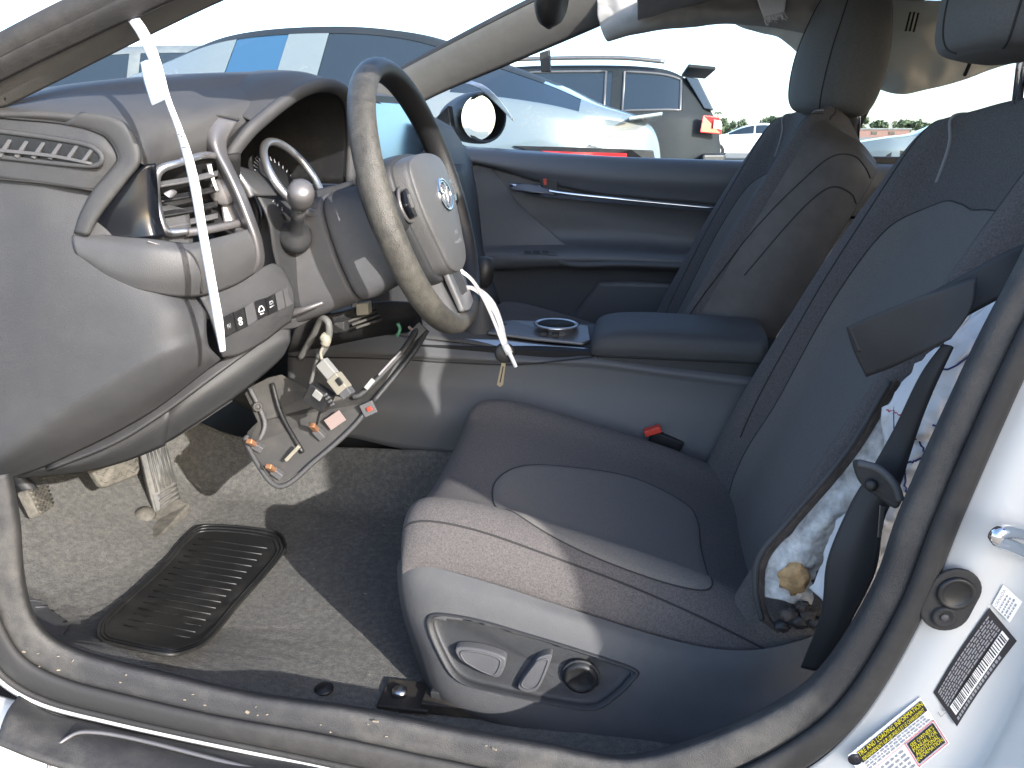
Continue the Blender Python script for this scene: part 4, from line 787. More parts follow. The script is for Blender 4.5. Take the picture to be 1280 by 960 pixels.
pedal('brake_pedal', 'wide dusty brake pedal with zigzag tread, partly behind the dash edge', P(96, 560, .50), P(170, 540, .60), P(176, 592, .58), P(128, 611, .495), PEDAL, .016, 'chev', [P(130, 570, .62), P(100, 520, .66), (-1.08, .62, .62)])
gp_ = pedal('accelerator_pedal', 'tall ribbed accelerator pedal hinged on the carpet', P(170, 548, .66), P(205, 540, .70), P(228, 630, .66), P(196, 655, .60), GASM, .022, 'lines')
prism('pedal_base', [P(162, 652, Z=.30), P(180, 632, Z=.315), P(222, 622, Z=.315), P(238, 630, Z=.305), P(196, 673, Z=.292), P(172, 664, Z=.292)], (0, 0, -.02), PEDAL, gp_, bevel=.004)
lathe('base_cap', [(.02, 0), (.018, .008), (.008, .012), (.001, .013)], P(181, 645, Z=.305), (.3, -.3, .9), PEDAL, gp_, seg=16)
pedal('parking_brake_pedal', 'small square dusty foot pedal beside the kick panel', P(33, 612, .40), P(60, 605, .46), P(69, 632, .45), P(50, 646, .40), PEDAL, .018, 'chev', [P(40, 615, .42), P(20, 590, .42), P(15, 560, .45)])

# ------------------------------------------------------------------ centre console
cs = thing('centre_console', 'dark grey centre console with cup holder and padded armrest lid', 'console', (0, .93, .27))
S('side_panel', [[(360, 420, .84), (430, 414, .85), (500, 421, .85), (575, 430, .85), (690, 443, .85), (740, 441, .85), (830, 452, .85), (960, 466, .85), (1060, 480, .85)],
                 [(360, 432, .83), (430, 436, .832), (500, 442, .83), (575, 446, .83), (680, 452, .83), (740, 452, .828), (830, 464, .826), (960, 480, .825), (1060, 495, .825)],
                 [(360, 445, .832), (430, 448, .834), (500, 449, .834), (575, 454, .834), (640, 456, .834), (740, 462, .83), (830, 474, .828), (960, 492, .826), (1060, 508, .826)],
                 [(360, 478, .83), (430, 479, .83), (500, 479, .83), (575, 481, .83), (640, 484, .828), (740, 492, .825), (830, 500, .824), (960, 520, .824), (1060, 535, .824)],
                 [(360, 500, .80), (430, 505, .80), (500, 514, .80), (575, 520, .80), (640, 530, .80), (740, 545, .80), (830, 560, .80), (960, 590, .80), (1060, 620, .80)],
                 [(360, 540, .80), (430, 545, .80), (500, 560, .80), (575, 570, .80), (640, 585, .80), (740, 600, .80), (830, 620, .80), (960, 650, .80), (1060, 680, .80)]], CONS, cs, nv=70)
tube('panel_seam', PP([(360, 446, .829), (480, 448.5, .83), (560, 453, .83), (640, 456, .829), (690, 452, .826), (742, 446, .822)]), .0015, SEAM, cs, n=40, seg=6)
S('console_deck', [[(430, 412, .85), (575, 428, .85), (660, 440, .85), (742, 441, .85)], [(470, 400, .94), (590, 405, .93), (680, 420, .93), (748, 422, .93)], [(520, 395, 1.02), (640, 402, 1.02), (690, 404, 1.02), (752, 406, 1.02)]], DASHT, cs)
S('silver_trim', [[(574, 424, .862), (620, 425, .87), (665, 429, .875), (700, 433, .87), (736, 436, .862)], [(574, 429, .855), (620, 434, .853), (665, 440, .853), (700, 442, .853), (734, 440, .855)]], SILVER, cs)
cup = P(695, 414, .945)
prism('tray_panel', [P(x, y, Y_)+np.array([0, 0, .003]) for x, y, Y_ in ((610, 420, .88), (668, 428, .875), (728, 434, .875), (738, 430, .89), (735, 412, .97), (700, 407, 1.0), (640, 405, 1.0), (615, 410, .95))], (0, 0, .006), SILVT, cs)
cz = cup+np.array([0, 0, .012])
lathe('cup_holder', [(.045, .0), (.047, .004), (.043, .006), (.038, .003), (.036, -.03), (.034, -.06), (.001, -.06)], cz, (0.02, 0, 1), SILVER, cs, seg=40)
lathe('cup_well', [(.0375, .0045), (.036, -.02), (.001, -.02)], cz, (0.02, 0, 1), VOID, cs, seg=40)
lathe('shift_boot', [(.055, -.01), (.045, .015), (.028, .05), (.016, .08), (.011, .1)], P(598, 415, .93), (.1, -.0, 1), DDARK, cs, seg=20)
lathe('shift_knob', [(.011, .0), (.019, .01), (.021, .035), (.016, .06), (.001, .064)], P(598, 415, .93)+(.01, 0, .095), (.1, 0, 1), BLACK, cs, seg=20)
for k in range(2): v, f = obox_g(P(680+k*14, 424+k*1.5, .90)+(0, 0, .012), ((1, 0, 0), (0, 1, 0), (0, 0, 1)), (.007, .011, .003)); mk('tray_button', v, f, BLACK, cs, bevel=.001, smooth=False)
l0 = P(742, 440, .825); l1 = P(965, 462, .825); 
lz = l0[2]-.004; LR = []
xs_ = [l0[0]-.006, l0[0]+.0, l0[0]+.03, l0[0]+.10, l0[0]+.20, l0[0]+.32]
for i, x in enumerate(xs_):
    e = (.35, .8, .95, 1, 1, 1)[i]; h = (.012, .030, .043, .048, .046, .042)[i]
    hw = .098*(.8 if i == 0 else .94 if i == 1 else 1)
    LR.append([(x, .925-hw, lz-.004), (x, .925-hw-.002, lz+h*.35), (x, .925-hw*.93, lz+h*.8), (x, .925-hw*.6, lz+h), (x, .925, lz+h*1.05), (x, .925+hw*.6, lz+h), (x, .925+hw*.93, lz+h*.8), (x, .925+hw, lz+h*.35), (x, .925+hw, lz-.004)])
g_ = surf(np.array(LR), 40, 60); lid = mk('armrest_lid', g_.reshape(-1, 3), gfaces(40, 60)+[tuple(range(60))], DASHT, cs, solid=.003)
box('armrest_base', (l0[0]+.006, .832, lz-.05), (l0[0]+.34, 1.018, lz-.007), DDARK, cs)
tube('lid_seam', [(x, .925-.1005*(1 if i else .92), lz-.003) for i, x in enumerate(xs_[1:])], .002, SEAM, cs, n=30, seg=6)
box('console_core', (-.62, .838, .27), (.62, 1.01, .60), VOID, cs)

# zip ties and key looped on the wheel spoke
zt = thing('zip_tie', 'white nylon zip ties looped through the wheel, tail hanging down', 'zip tie', tuple(P(600, 380, .55)))
tube('tie_strap', PP([(573, 336, .52), (590, 350, .53), (604, 372, .54), (617, 400, .545), (628, 428, .548), (634, 440, .548)]), .0028, NYLON, zt, n=50, flat=.45, seg=8)
tube('tie_strap', PP([(578, 359, .52), (592, 361, .535), (608, 374, .545), (622, 398, .55), (630, 425, .55), (635, 440, .55)]), .0034, NYLON, zt, n=50, flat=.45, seg=8)
tube('tie_strap', PP([(580, 358, .54), (600, 363, .56), (616, 378, .565), (626, 402, .56), (632, 428, .555), (635, 438, .55)]), .0030, NYLON, zt, n=50, flat=.45, seg=8)
tube('tie_tail', PP([(634, 436, .548), (640, 448, .547), (645, 459, .546)]), [.0042, .0036, .003], NYLON, zt, n=12, flat=.5, seg=8)
tube('tie_head', PP([(631, 431, .546), (637, 442, .545)]), .006, NYLON, zt, seg=8)
ky = thing('car_key', 'black-headed car key hanging from the zip tie', 'key', tuple(P(628, 450, .555)))
lathe('key_head', [(.002, -.004), (.014, -.0045), (.0165, -.002), (.0165, .002), (.014, .0045), (.002, .004)], P(631, 441, .556), (.25, -.95, .1), BLACK, ky, seg=24)
kb_ = prism('key_blade', [P(x, y, .556) for x, y in ((627, 453), (632, 454), (629, 481), (625, 484), (621, 481))], (.0, .0022, 0), BRASS, ky, bevel=.0004)
tube('blade_groove', PP([(629, 458, .5552), (625, 478, .5552)]), .0009, SEAM, kb_, seg=5)
# ------------------------------------------------------------------ seats
COLS = [-.255, -.268, -.262, -.235, -.20, -.155, -.07, 0, .07, .155, .20, .235, .262, .268, .255]
class Seat:
    def __init__(s, name, label, yc, cush, back, lean, head, dep, driver):
        s.t = thing(name, label, 'car seat', (cush[0]+.25, yc, .27)); s.yc = yc; t = s.t
        # cushion surface control net
        X0, Z0 = cush
        CX = [(.050, -.115), (.010, -.085), (-.002, -.045), (.012, -.012), (.05, .004), (.12, .004), (.22, -.012), (.33, -.030), (.43, -.052), (.58, -.10)]
        ch = [-.088, -.055, -.016, .014, .022, -.002, -.016, -.019, -.016, -.002, .022, .014, -.016, -.055, -.088]
        rnd = [.034, .030, .024, .014, .007, .002, 0, 0, 0, .003, .010, .020, .034, .042, .045]
        cc = []
        for i, (x, z) in enumerate(CX):
            k = max(0, 1-i/5.0); fr = min(1, i/3.2)
            cc.append([(X0+x+r_*k*1.1, yc+c*(1-.03*max(0, 1-i/4)), Z0+z-.10*x+h*(.35+.65*fr)) for c, h, r_ in zip(COLS, ch, rnd)])
        s.cc = np.array(cc); s.cg = surf(s.cc, 91, 141)
        s.patch('cushion', s.cg, FAB, 0)
        # backrest
        O = np.array(back); U = np.array([math.sin(lean), 0, math.cos(lean)]); N = np.array([-math.cos(lean), 0, math.sin(lean)])
        s.O, s.U, s.N = O, U, N
        H = [-.10, .05, .15, .28, .40, .50, .58, .645, .69, .72, .735, .73, .70]
        WS = [.96, 1, 1.02, 1.02, 1.02, 1.0, .98, .95, .90, .84, .77, .68, .6]
        CR_ = [.05, .062, .068, .07, .07, .066, .062, .058, .053, .042, .012, -.035, -.085]
        CE = [-.01, .006, .012, .012, .006, .004, .006, .012, .018, .018, .002, -.04, -.09]
        bc = []
        for h, ws, c, e in zip(H, WS, CR_, CE):
            dd = [-.11, -.06, 0, c, c-.004, e+.006, e, e, e, e+.006, c-.004, c, 0, -.06, -.11]
            if h > .7: dd = [min(q, c)-.0 for q in dd]
            kq = float(np.interp(h, [.6, .645, .69, .72, .74], [0, .012, .035, .055, .06])); ro = kq if h >= .6 else 0
            bc.append([O+U*(h-ro*(abs(cw)/.268)**3*(1.5 if abs(d) > .1 else 1))+N*d+np.array([0, cw*ws, 0]) for cw, d in zip(COLS, dd)])
        s.bc = np.array(bc); s.bg = surf(s.bc, 111, 141)
        s.patch('backrest', s.bg, FAB, 0)
        # back shell
        g2 = s.bg[:, [0, 35, 70, 105, 140]].copy(); g2 = g2-N*np.array([.0, .05, .06, .05, .0])[None, :, None]*1.0
        g2[:, 1:4] = (g2[:, [0]]*np.array([.75, .5, .25])[None, :, None]+g2[:, [4]]*np.array([.25, .5, .75])[None, :, None])-N*np.array([.03, .04, .03])[None, :, None]
        mk('back_shell', g2.reshape(-1, 3), gfaces(111, 5), DDARK, t, solid=.004)
        # headrest
        hc = np.array(head); UB, NB = U, N; U = np.array([math.sin(R(8)), 0, math.cos(R(8))]); N = np.array([-math.cos(R(8)), 0, math.sin(R(8))])
        rings = []
        for q, sw_h, sd_ in ((-.128, .55, .5), (-.118, .86, .80), (-.085, .97, .96), (-.02, 1.0, 1.0), (.05, .96, .88), (.105, .82, .7), (.135, .55, .45)):
            w_, d_ = (.132 if driver else .142)*sw_h, dep*sd_
            rings.append([hc+U*q+np.array([0, w_*a, 0])+N*d_*b for a, b in ((-1, -.2), (-.96, .35), (-.75, .75), (-.35, .95), (0, 1), (.35, .95), (.75, .75), (.96, .35), (1, -.2), (.9, -.75), (.5, -1), (0, -1.05), (-.5, -1), (-.9, -.75))])
        hg = surf(np.array(rings), 49, 84, False, True)
        s.hc = hc; s.hg = hg
        s.head = mk('headrest', hg.reshape(-1, 3), gfaces(49, 84, False, True)+[tuple(range(84)), tuple(range(48*84, 49*84))], FABS, t)
        s.U, s.N = UB, NB
        for sy in (-.055, .055): tube('headrest_post', [hc+np.array([.045, sy, -.19]), hc+np.array([.035, sy, -.06])], .0065, CHROME, t, seg=12)
    def patch(s, nm, g, m, off=0, par=None, **k):
        a, b = g.shape[:2]; return mk(nm, g.reshape(-1, 3), gfaces(a, b), m, par or s.t, **k)
    def normals(s, g):
        du = np.gradient(g, axis=0); dv = np.gradient(g, axis=1); n = np.cross(du, dv); n /= np.linalg.norm(n, axis=2)[..., None]+1e-9
        return n
    def at(s, g, u, v, off=0.0):
        """point on a surface grid at fractional row u, column v (0..1)"""
        a, b = g.shape[0]-1, g.shape[1]-1; x, y = min(max(u, 0), .9999)*a, min(max(v, 0), .9999)*b; i, j = int(x), int(y); fx, fy = x-i, y-j
        p = g[i, j]*(1-fx)*(1-fy)+g[i+1, j]*fx*(1-fy)+g[i, j+1]*(1-fx)*fy+g[i+1, j+1]*fx*fy
        if off:
            n = np.cross(g[i+1, j]-g[i, j], g[i, j+1]-g[i, j]); n /= np.linalg.norm(n)+1e-9
            ref = np.array([0, 0, 1.0]) if g is s.cg else s.N
            if n@ref < 0: n = -n
            p = p+n*off
        return p
    def seam(s, g, uv, r=.0017, m=None, nm='seam', par=None):
        uv = cr(np.array(uv), 60); return tube(nm, [s.at(g, u, v, -.0002) for u, v in uv], r, m or SEAM, par or s.t, seg=6)
    def insert(s, nm, g, poly, m, h=.0025):
        """panel of another cloth laid over the pad: region inside a closed uv outline"""
        poly = cr(np.array(poly), 90, True); c = poly.mean(0)
        rings = [[s.at(g, *(c+(q-c)*k), h*(1 if k < .97 else .1)) for q in poly] for k in (1.0, .965, .9, .8, .68, .55, .42, .3, .18, .06)]
        V = np.array(rings); n = V.shape[0]
        o = mk(nm, V.reshape(-1, 3), gfaces(n, 90, False, True)+[tuple(range((n-1)*90, n*90))], m, s.t)
        tube('insert_seam', V[0], .0012, SEAM, o, seg=6, closed=True); return o
ds = Seat('driver_seat', 'driver seat in dark grey cloth with its torn side bolster open', .53, (-.302, .504), (.205, .53, .38), R(25), (.452, .53, 1.218), .066, True)
pz = Seat('passenger_seat', 'far dark seat with brown-stained side bolster, tilted headrest against the window', 1.29, (-.40, .53), (.085, 1.29, .40), R(25.5), (.418, 1.29, 1.166), .086, False)
for s in (ds, pz):
    s.insert('cushion_insert', s.cg, [(.535, .43), (.575, .33), (.64, .25), (.75, .21), (.87, .225), (.885, .32), (.885, .45), (.885, .55), (.86, .585), (.75, .60), (.62, .565), (.555, .51)], FABI)
    s.insert('back_insert', s.bg, [(.03, .36), (.2, .335), (.33, .32), (.44, .33), (.495, .39), (.50, .45), (.495, .5), (.50, .55), (.495, .61), (.44, .67), (.33, .68), (.2, .665), (.03, .64)], FABI)
    for v0 in (.36, .64):
        k = 1 if v0 > .5 else -1
        s.seam(s.bg, [(.525, v0+.005*k), (.62, v0+.025*k), (.70, v0+.06*k), (.79, v0+.085*k)], .0028, SEAML, 'piping')
        s.seam(s.bg, [(.12, .5+k*.19), (.24, .5+k*.205), (.45, .5+k*.225), (.60, .5+k*.245), (.80, .5+k*.27)], .0014)
    s.seam(s.bg, [(.83, .14), (.85, .3), (.86, .5), (.85, .7), (.83, .86)], .0016)
    hv_ = s.hg
    for fr in (.10, .325):
        j = int(fr*84); tube('headrest_seam', [hv_[i, j]+s.N*.0006 for i in range(2, 47)], .0014, SEAM, s.head, seg=6)
    s.seam(s.cg, [(.30, .20), (.45, .195), (.656, .186), (.844, .165), (.97, .15)], .0016)
    s.seam(s.cg, [(.30, .80), (.45, .805), (.656, .814), (.844, .835), (.97, .85)], .0016)
# passenger seat: stained vinyl over its near bolster, stitched arcs
pg = pz.bg
off = pz.normals(pg); sg = np.sign(off[50, 70]@pz.N); sgm = pg+off*sg*.002
sub = sgm[0:111, 0:27]; pz.patch('stained_bolster', sub, VINYL)
pz.seam(sgm, [(.20, .21), (.291, .193), (.373, .179), (.464, .157), (.573, .121), (.618, .079), (.60, .04), (.57, .007)], .0014); pz.seam(sgm, [(.30, .155), (.382, .136), (.455, .114), (.5, .086), (.505, .036), (.49, .005)], .0014)
box('seat_base', (-.38, 1.06, .27), (.10, 1.52, .43), DDARK, pz.t)

# driver seat side shield with switch bezel
BZ = [(537, 774), (585, 774), (661, 795), (729, 816), (791, 838), (786, 854), (766, 873), (741, 886), (695, 881), (626, 867), (577, 853), (553, 824)]
bzc = np.mean(BZ, 0); cutp = [tuple(bzc+(np.array(q)-bzc)*.995) for q in BZ]
SHR = [[(500, 700, .30), (512, 703, .274), (540, 708, .264), (620, 731, .258), (735, 769, .256), (850, 803, .256), (930, 813, .257), (1000, 800, .262), (1050, 775, .27)],
                  [(498, 715, .29), (506, 725, .262), (540, 735, .248), (620, 752, .244), (735, 785, .242), (850, 822, .242), (935, 835, .245), (1010, 825, .25), (1060, 800, .26)],
                  [(503, 760, .28), (513, 768, .252), (545, 775, .236), (620, 785, .232), (735, 815, .229), (850, 850, .229), (938, 862, .233), (1020, 850, .24), (1070, 825, .25)],
                  [(518, 810, .265), (530, 818, .238), (560, 830, .222), (640, 850, .216), (735, 872, .212), (850, 893, .212), (942, 892, .216), (1025, 870, .226), (1075, 845, .24)],
                  [(536, 858, .25), (546, 868, .226), (576, 884, .208), (650, 908, .199), (740, 928, .195), (845, 938, .195), (945, 924, .20), (1030, 892, .212), (1080, 867, .228)],
                  [(548, 866, .275), (560, 879, .25), (588, 893, .232), (655, 915, .222), (742, 934, .218), (845, 944, .218), (948, 930, .222), (1032, 898, .234), (1082, 874, .245)]]
shg = surf([PP(r) for r in SHR], 110, 220); shq = Q(shg).reshape(-1, 2); shv = shg.reshape(-1, 3)
def shield_y(x, y):
    d = (shq[:, 0]-x)**2+(shq[:, 1]-y)**2; k = np.argsort(d)[:6]; w_ = 1/(d[k]+.5); return float((shv[k, 1]*w_).sum()/w_.sum())
fcs = [q for q in gfaces(110, 220) if not inpoly(*shq[list(q)].mean(0), cutp)]
mk('side_shield', shv, fcs, SHIELD, ds.t, solid=.004)

def ontoY(px, Y_): return [P(x, y, shield_y(x, y)+Y_-.2405) for x, y in px]
rim_px = cr(np.array(BZ, float), 90, True); rim_o = np.array(ontoY(rim_px, .2365)); cB = rim_o.mean(0)
sc2 = lambda k, dy: (rim_o-cB)*k+cB+np.array([0, dy, 0])
gz = cr(np.array([sc2(1.045, .009), sc2(1.03, .0005), sc2(1.0, -.001), sc2(.965, .003), sc2(.93, .010), sc2(.6, .011), sc2(.02, .012)]), 31)
bz = mk('switch_bezel', gz.reshape(-1, 3), gfaces(31, 90, False, True), DDARK, ds.t)
def switch(nm, px, d, well, m=GREYP):
    w_ = prism('switch_well', cr(np.array(ontoY(well, .2500)), 40, True), (0, .006, 0), VOID, bz, bevel=.001)
    k_ = prism(nm, cr(np.array(ontoY(px, .2475)), 40, True), (0, -d, 0), m, bz, bevel=.0025)
    c = np.mean(ontoY(px, .2475), 0)+np.array([0, -d-.0005, 0]); pr = cr(np.array(ontoY(px, .2475)), 40, True)
    tube('switch_rib', (pr-pr.mean(0))*.78+c, .0013, m, bz, seg=5, closed=True)
switch('slide_switch', [(573, 802), (600, 803), (630, 812), (634, 822), (626, 838), (612, 836), (588, 824), (576, 815)], .014, [(556, 812), (562, 799), (600, 799), (637, 814), (634, 834), (612, 842), (580, 837), (562, 826)])
switch('recline_switch', [(676, 813), (690, 810), (689, 820), (676, 850), (664, 857), (650, 852), (653, 842), (668, 822)], .014, [(626, 845), (648, 820), (672, 807), (690, 812), (683, 836), (668, 856), (640, 852)])
kc = P(726, 844, shield_y(726, 844)+.006)
lathe('lumbar_knob', [(.0225, -.004), (.0225, .004), (.0205, .009), (.017, .010), (.015, .0075), (.001, .0075)], kc, (0, -1, 0), BLACK, bz, seg=32)
lathe('knob_ring', [(.0245, 0), (.0245, .004), (.0225, .004)], kc, (0, -1, 0), DDARK, bz, seg=32)
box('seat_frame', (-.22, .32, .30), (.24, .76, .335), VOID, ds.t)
# rails
for Yr in (.205, .72):
    rl = prism('seat_rail', [(-.25, Yr, .270), (.42, Yr, .270), (.42, Yr, .284), (-.25, Yr, .286)], (0, .045, 0), RAILM, ds.t, bevel=.002)
    prism('rail_foot', [(-.31, Yr-.004, .271), (-.24, Yr-.004, .271), (-.24, Yr-.004, .278), (-.31, Yr-.004, .278)], (0, .055, 0), RAILM, rl)
    prism('rail_channel', [(-.24, Yr+.012, .285), (.40, Yr+.012, .283), (.40, Yr+.012, .292), (-.24, Yr+.012, .295)], (0, .022, 0), DDARK, rl)
    lathe('rail_bolt', [(.011, 0), (.011, .006), (.007, .009), (.001, .009)], (-.285, Yr+.022, .278), (0, 0, 1), STEEL, rl, seg=8)
lathe('floor_bolt', [(.013, 0), (.013, .002), (.009, .003), (.007, .005), (.001, .005)], P(405, 862, Z=.285), (0, 0, 1), BLACK, ds.t, seg=16)
# torn bolster: backing, foam, rubble
S('torn_backing', [[(1116, 470, .268), (1060, 560, .268), (990, 645, .266), (952, 692, .262), (944, 735, .258), (950, 770, .256), (972, 790, .258)], [(1120, 474, .262), (1064, 565, .262), (994, 648, .258), (956, 694, .255), (949, 736, .252), (956, 771, .25), (977, 789, .252)],
                   [(1124, 479, .270), (1068, 570, .270), (999, 652, .266), (961, 697, .262), (954, 737, .258), (963, 774, .256), (984, 790, .258)]], TORN, ds.t, nu=16, nv=60, solid=.003)
tube('torn_edge', PP([(1112, 476, .258), (1056, 567, .257), (988, 648, .254), (950, 694, .250), (944, 735, .247), (952, 775, .246)]), [.0035, .003, .004, .003], DASHT, ds.t, n=60, seg=6)
fr = np.array([PP(r) for r in [[(1120, 482, .276), (1066, 572, .274), (998, 655, .270), (961, 700, .266), (956, 745, .262)], [(1146, 503, .266), (1094, 588, .262), (1024, 665, .256), (988, 710, .252), (982, 750, .250)], [(1175, 520, .285), (1130, 600, .285), (1065, 675, .28), (1030, 720, .276), (1015, 765, .272)]]])
gf = surf(fr, 30, 90); gf = gf+np.array([[[0, .006*nz(p, 45)+.003*nz(p, 120), 0] for p in r] for r in gf]); mk('foam_core', gf.reshape(-1, 3), gfaces(30, 90), FOAM, ds.t, solid=.004)
blob('tan_foam', P(992, 722, .25), (.018, .010, .020), FOAMO, ds.t, .35, 1.4, 2)
for k, (x, y, r_2) in enumerate(((985, 768, .010), (998, 776, .012), (1010, 768, .009), (978, 782, .009), (1004, 758, .008), (1018, 778, .010))): blob('torn_scrap', P(x, y, .248), (r_2, r_2*.7, r_2*.8), DDARK if k % 2 else TORN, ds.t, .5, 2, k)
# bulging white airbag cloth pushed out of the seam
cl_ = thing('burst_side_airbag', 'crumpled white cloth with blue marks bulging from the torn seat side', 'airbag', tuple(P(1130, 560, .22)))
lc = np.array([PP(r) for r in [[(1268, 345, .20), (1190, 405, .22), (1136, 462, .235), (1104, 505, .245), (1104, 556, .25), (1072, 615, .25), (1036, 672, .246), (1013, 735, .242)],
      [(1275, 348, .19), (1215, 410, .20), (1160, 465, .205), (1124, 512, .21), (1120, 560, .215), (1088, 618, .22), (1050, 680, .225), (1024, 742, .23)],
      [(1282, 350, .18), (1240, 415, .185), (1185, 475, .19), (1150, 525, .19), (1135, 575, .195), (1098, 630, .205), (1058, 690, .215), (1028, 748, .225)],
      [(1292, 352, .19), (1268, 420, .19), (1222, 490, .19), (1190, 545, .19), (1165, 600, .20), (1125, 655, .21), (1080, 710, .22), (1040, 755, .23)],
      [(1300, 356, .23), (1285, 430, .23), (1240, 505, .23), (1210, 560, .23), (1185, 615, .24), (1150, 670, .245), (1100, 725, .25), (1052, 765, .25)]]])
gl_ = surf(lc, 60, 130)
gl_ = gl_+np.array([[[.006*nz(p, 31), -.020*abs(nz(p*np.array([1, 1, .6]), 24))-.012*abs(nz(p, 50))+.004*nz(p, 110), .006*nz(p+5, 40)] for p in r] for r in gl_])
mk('cloth', gl_.reshape(-1, 3), gfaces(60, 130), CLOTH, cl_, solid=.0015)
def onc(uv): 
    q = cr(np.array(uv), 24); o = []
    for a, b in q:
        o.append(gl_[min(59, int(a*59)), min(129, int(b*129))]+np.array([0, -.0025, 0]))
    return o
for m_, l in ((INK, [(.75, .06), (.55, .16), (.45, .22), (.2, .30)]), (INK, [(.15, .42), (.2, .5), (.14, .58)]), (INK, [(.55, .42), (.7, .44), (.85, .40)]), (INK, [(.6, .39), (.62, .47)]), (INK, [(.75, .38), (.76, .46)]),
              (INKR, [(.05, .44), (.2, .45), (.3, .43)]), (INK, [(.5, .5), (.58, .54), (.46, .58)]), (INKR, [(.42, .42), (.38, .47), (.45, .5)]), (INK, [(.3, .62), (.5, .6), (.62, .64)])):
    tube('stitched_mark', onc(l), .0010, m_, cl_, seg=5)
# seat belt with tongue
sbt = thing('seat_belt', 'slack black seat belt folded over itself with tongue, beside the torn seat', 'seat belt', tuple(P(1100, 600, .17)))
S('belt_strap', [[(1300, 296, .13), (1250, 318, .135), (1195, 348, .145), (1137, 378, .155), (1085, 400, .165), (1060, 408, .17)], [(1310, 350, .12), (1262, 368, .125), (1215, 392, .135), (1165, 420, .142), (1105, 440, .16), (1072, 440, .168)]], BELT, sbt, nu=9, nv=50, solid=.0014)
S('belt_fold', [[(1058, 409, .172), (1090, 394, .155), (1150, 370, .13), (1222, 346, .115)], [(1068, 440, .172), (1105, 428, .15), (1165, 402, .125), (1215, 385, .112)], [(1083, 471, .17), (1118, 458, .15), (1160, 438, .125), (1188, 424, .115)]], BELT, sbt, nu=13, nv=40, solid=.0014)
S('lap_belt', [[(1178, 430, .125), (1150, 470, .14), (1118, 535, .155), (1090, 585, .16), (1062, 632, .16), (1034, 700, .155), (1026, 767, .16), (1001, 834, .19)],
                 [(1188, 432, .12), (1160, 482, .13), (1138, 540, .145), (1112, 600, .15), (1084, 640, .15), (1064, 705, .145), (1045, 775, .15), (1018, 838, .18)],
                 [(1192, 434, .12), (1166, 490, .13), (1145, 545, .145), (1124, 610, .15), (1105, 650, .15), (1094, 715, .145), (1062, 780, .15), (1034, 838, .18)]], BELT, sbt, nu=11, nv=90, solid=.0014)
tg = prism('belt_tongue', cr(np.array([P(x, y, Y_) for x, y, Y_ in ((1066, 580, .145), (1072, 574, .143), (1098, 582, .135), (1118, 602, .128), (1127, 622, .126), (1119, 634, .128), (1100, 622, .135), (1076, 604, .143))]), 40, True), (-.003, -.010, .003), DDARK, sbt, bevel=.003)
tube('tongue_lip', [P(x, y, Y_)+(-.003, -.012, .003) for x, y, Y_ in ((1072, 576, .143), (1098, 584, .135), (1117, 603, .128), (1124, 622, .126))], .004, GREYP, tg, n=24, seg=8)
lathe('tongue_stud', [(.006, 0), (.006, .003), (.004, .005), (.001, .005)], P(1089, 606, .126), (-.2, -1, .2), BLACK, tg, seg=14)
prism('tongue_plate', [P(x, y, .14) for x, y in ((1100, 632), (1107, 634), (1101, 672), (1097, 672))], (0, .002, 0), STEEL, tg, bevel=.0005)
# red buckle between the seat and the console
bk = thing('belt_buckle', 'belt buckle with red button between the driver seat and console', 'buckle', tuple(P(830, 545, .79)))
plug('buckle_body', P(812, 546, .80), P(850, 562, .80), .035, .02, BLACK, bk); plug('buckle_button', P(806, 541, .785), P(826, 535, .785), .012, .018, RED, bk)

# ------------------------------------------------------------------ airbag curtain and drooping roof edge on the far side
rfc = np.array([PP(r) for r in [[(690, -70, 1.45), (780, -60, 1.42), (860, -60, 1.40), (940, -60, 1.38), (1060, -60, 1.36)], [(741, -12, 1.50), (790, -8, 1.49), (860, -10, 1.48), (930, -12, 1.46), (1060, -10, 1.44)], [(748, 26, 1.50), (795, 20, 1.47), (860, 14, 1.46), (930, 16, 1.44), (1060, 20, 1.43)], [(759, 51, 1.52), (800, 40, 1.50), (860, 32, 1.50), (930, 31, 1.48), (1060, 50, 1.46)], [(770, 40, 1.56), (805, 30, 1.56), (860, 25, 1.56), (930, 25, 1.55), (1060, 30, 1.54)]]])
gr2 = surf(rfc, 50, 110); wk = np.sin(np.linspace(0, math.pi, 50))[:, None]
gr2 = gr2+np.array([[[0, -.020*abs(nz(p*np.array([1, 1, 2.5]), 8))+.008*nz(p, 30), .010*nz(p+3, 11)] for p in r] for r in gr2])*wk[..., None]
mk('drooping_roof_edge', gr2.reshape(-1, 3), gfaces(50, 110), HEADL, car, solid=.004)
ac = thing('curtain_airbag', 'deployed beige curtain airbag hanging along the far windows behind the headrest', 'airbag', tuple(P(1130, 60, 1.5)))
acl = np.array([PP(r) for r in [[(900, 5, 1.56), (960, 5, 1.55), (1020, 5, 1.53), (1080, 0, 1.50), (1140, 0, 1.47), (1200, 0, 1.44), (1300, 0, 1.42)], [(905, 20, 1.57), (960, 30, 1.55), (1020, 40, 1.52), (1080, 42, 1.47), (1140, 45, 1.43), (1200, 45, 1.41), (1300, 35, 1.40)],
      [(930, 34, 1.58), (968, 44, 1.56), (1020, 70, 1.54), (1080, 85, 1.49), (1135, 85, 1.45), (1200, 75, 1.43), (1300, 55, 1.42)], [(940, 38, 1.58), (985, 53, 1.57), (1030, 90, 1.56), (1085, 108, 1.52), (1128, 116, 1.48), (1200, 99, 1.46), (1300, 68, 1.45)]]])
ga = surf(acl, 40, 90); ga = ga+np.array([[[0, .022*abs(nz(p*np.array([1, 1, 1.8]), 9))+.010*nz(p, 22), .006*nz(p, 14)] for p in r] for r in ga]); mk('airbag_sheet', ga.reshape(-1, 3), gfaces(40, 90), BAG, ac, solid=.003)
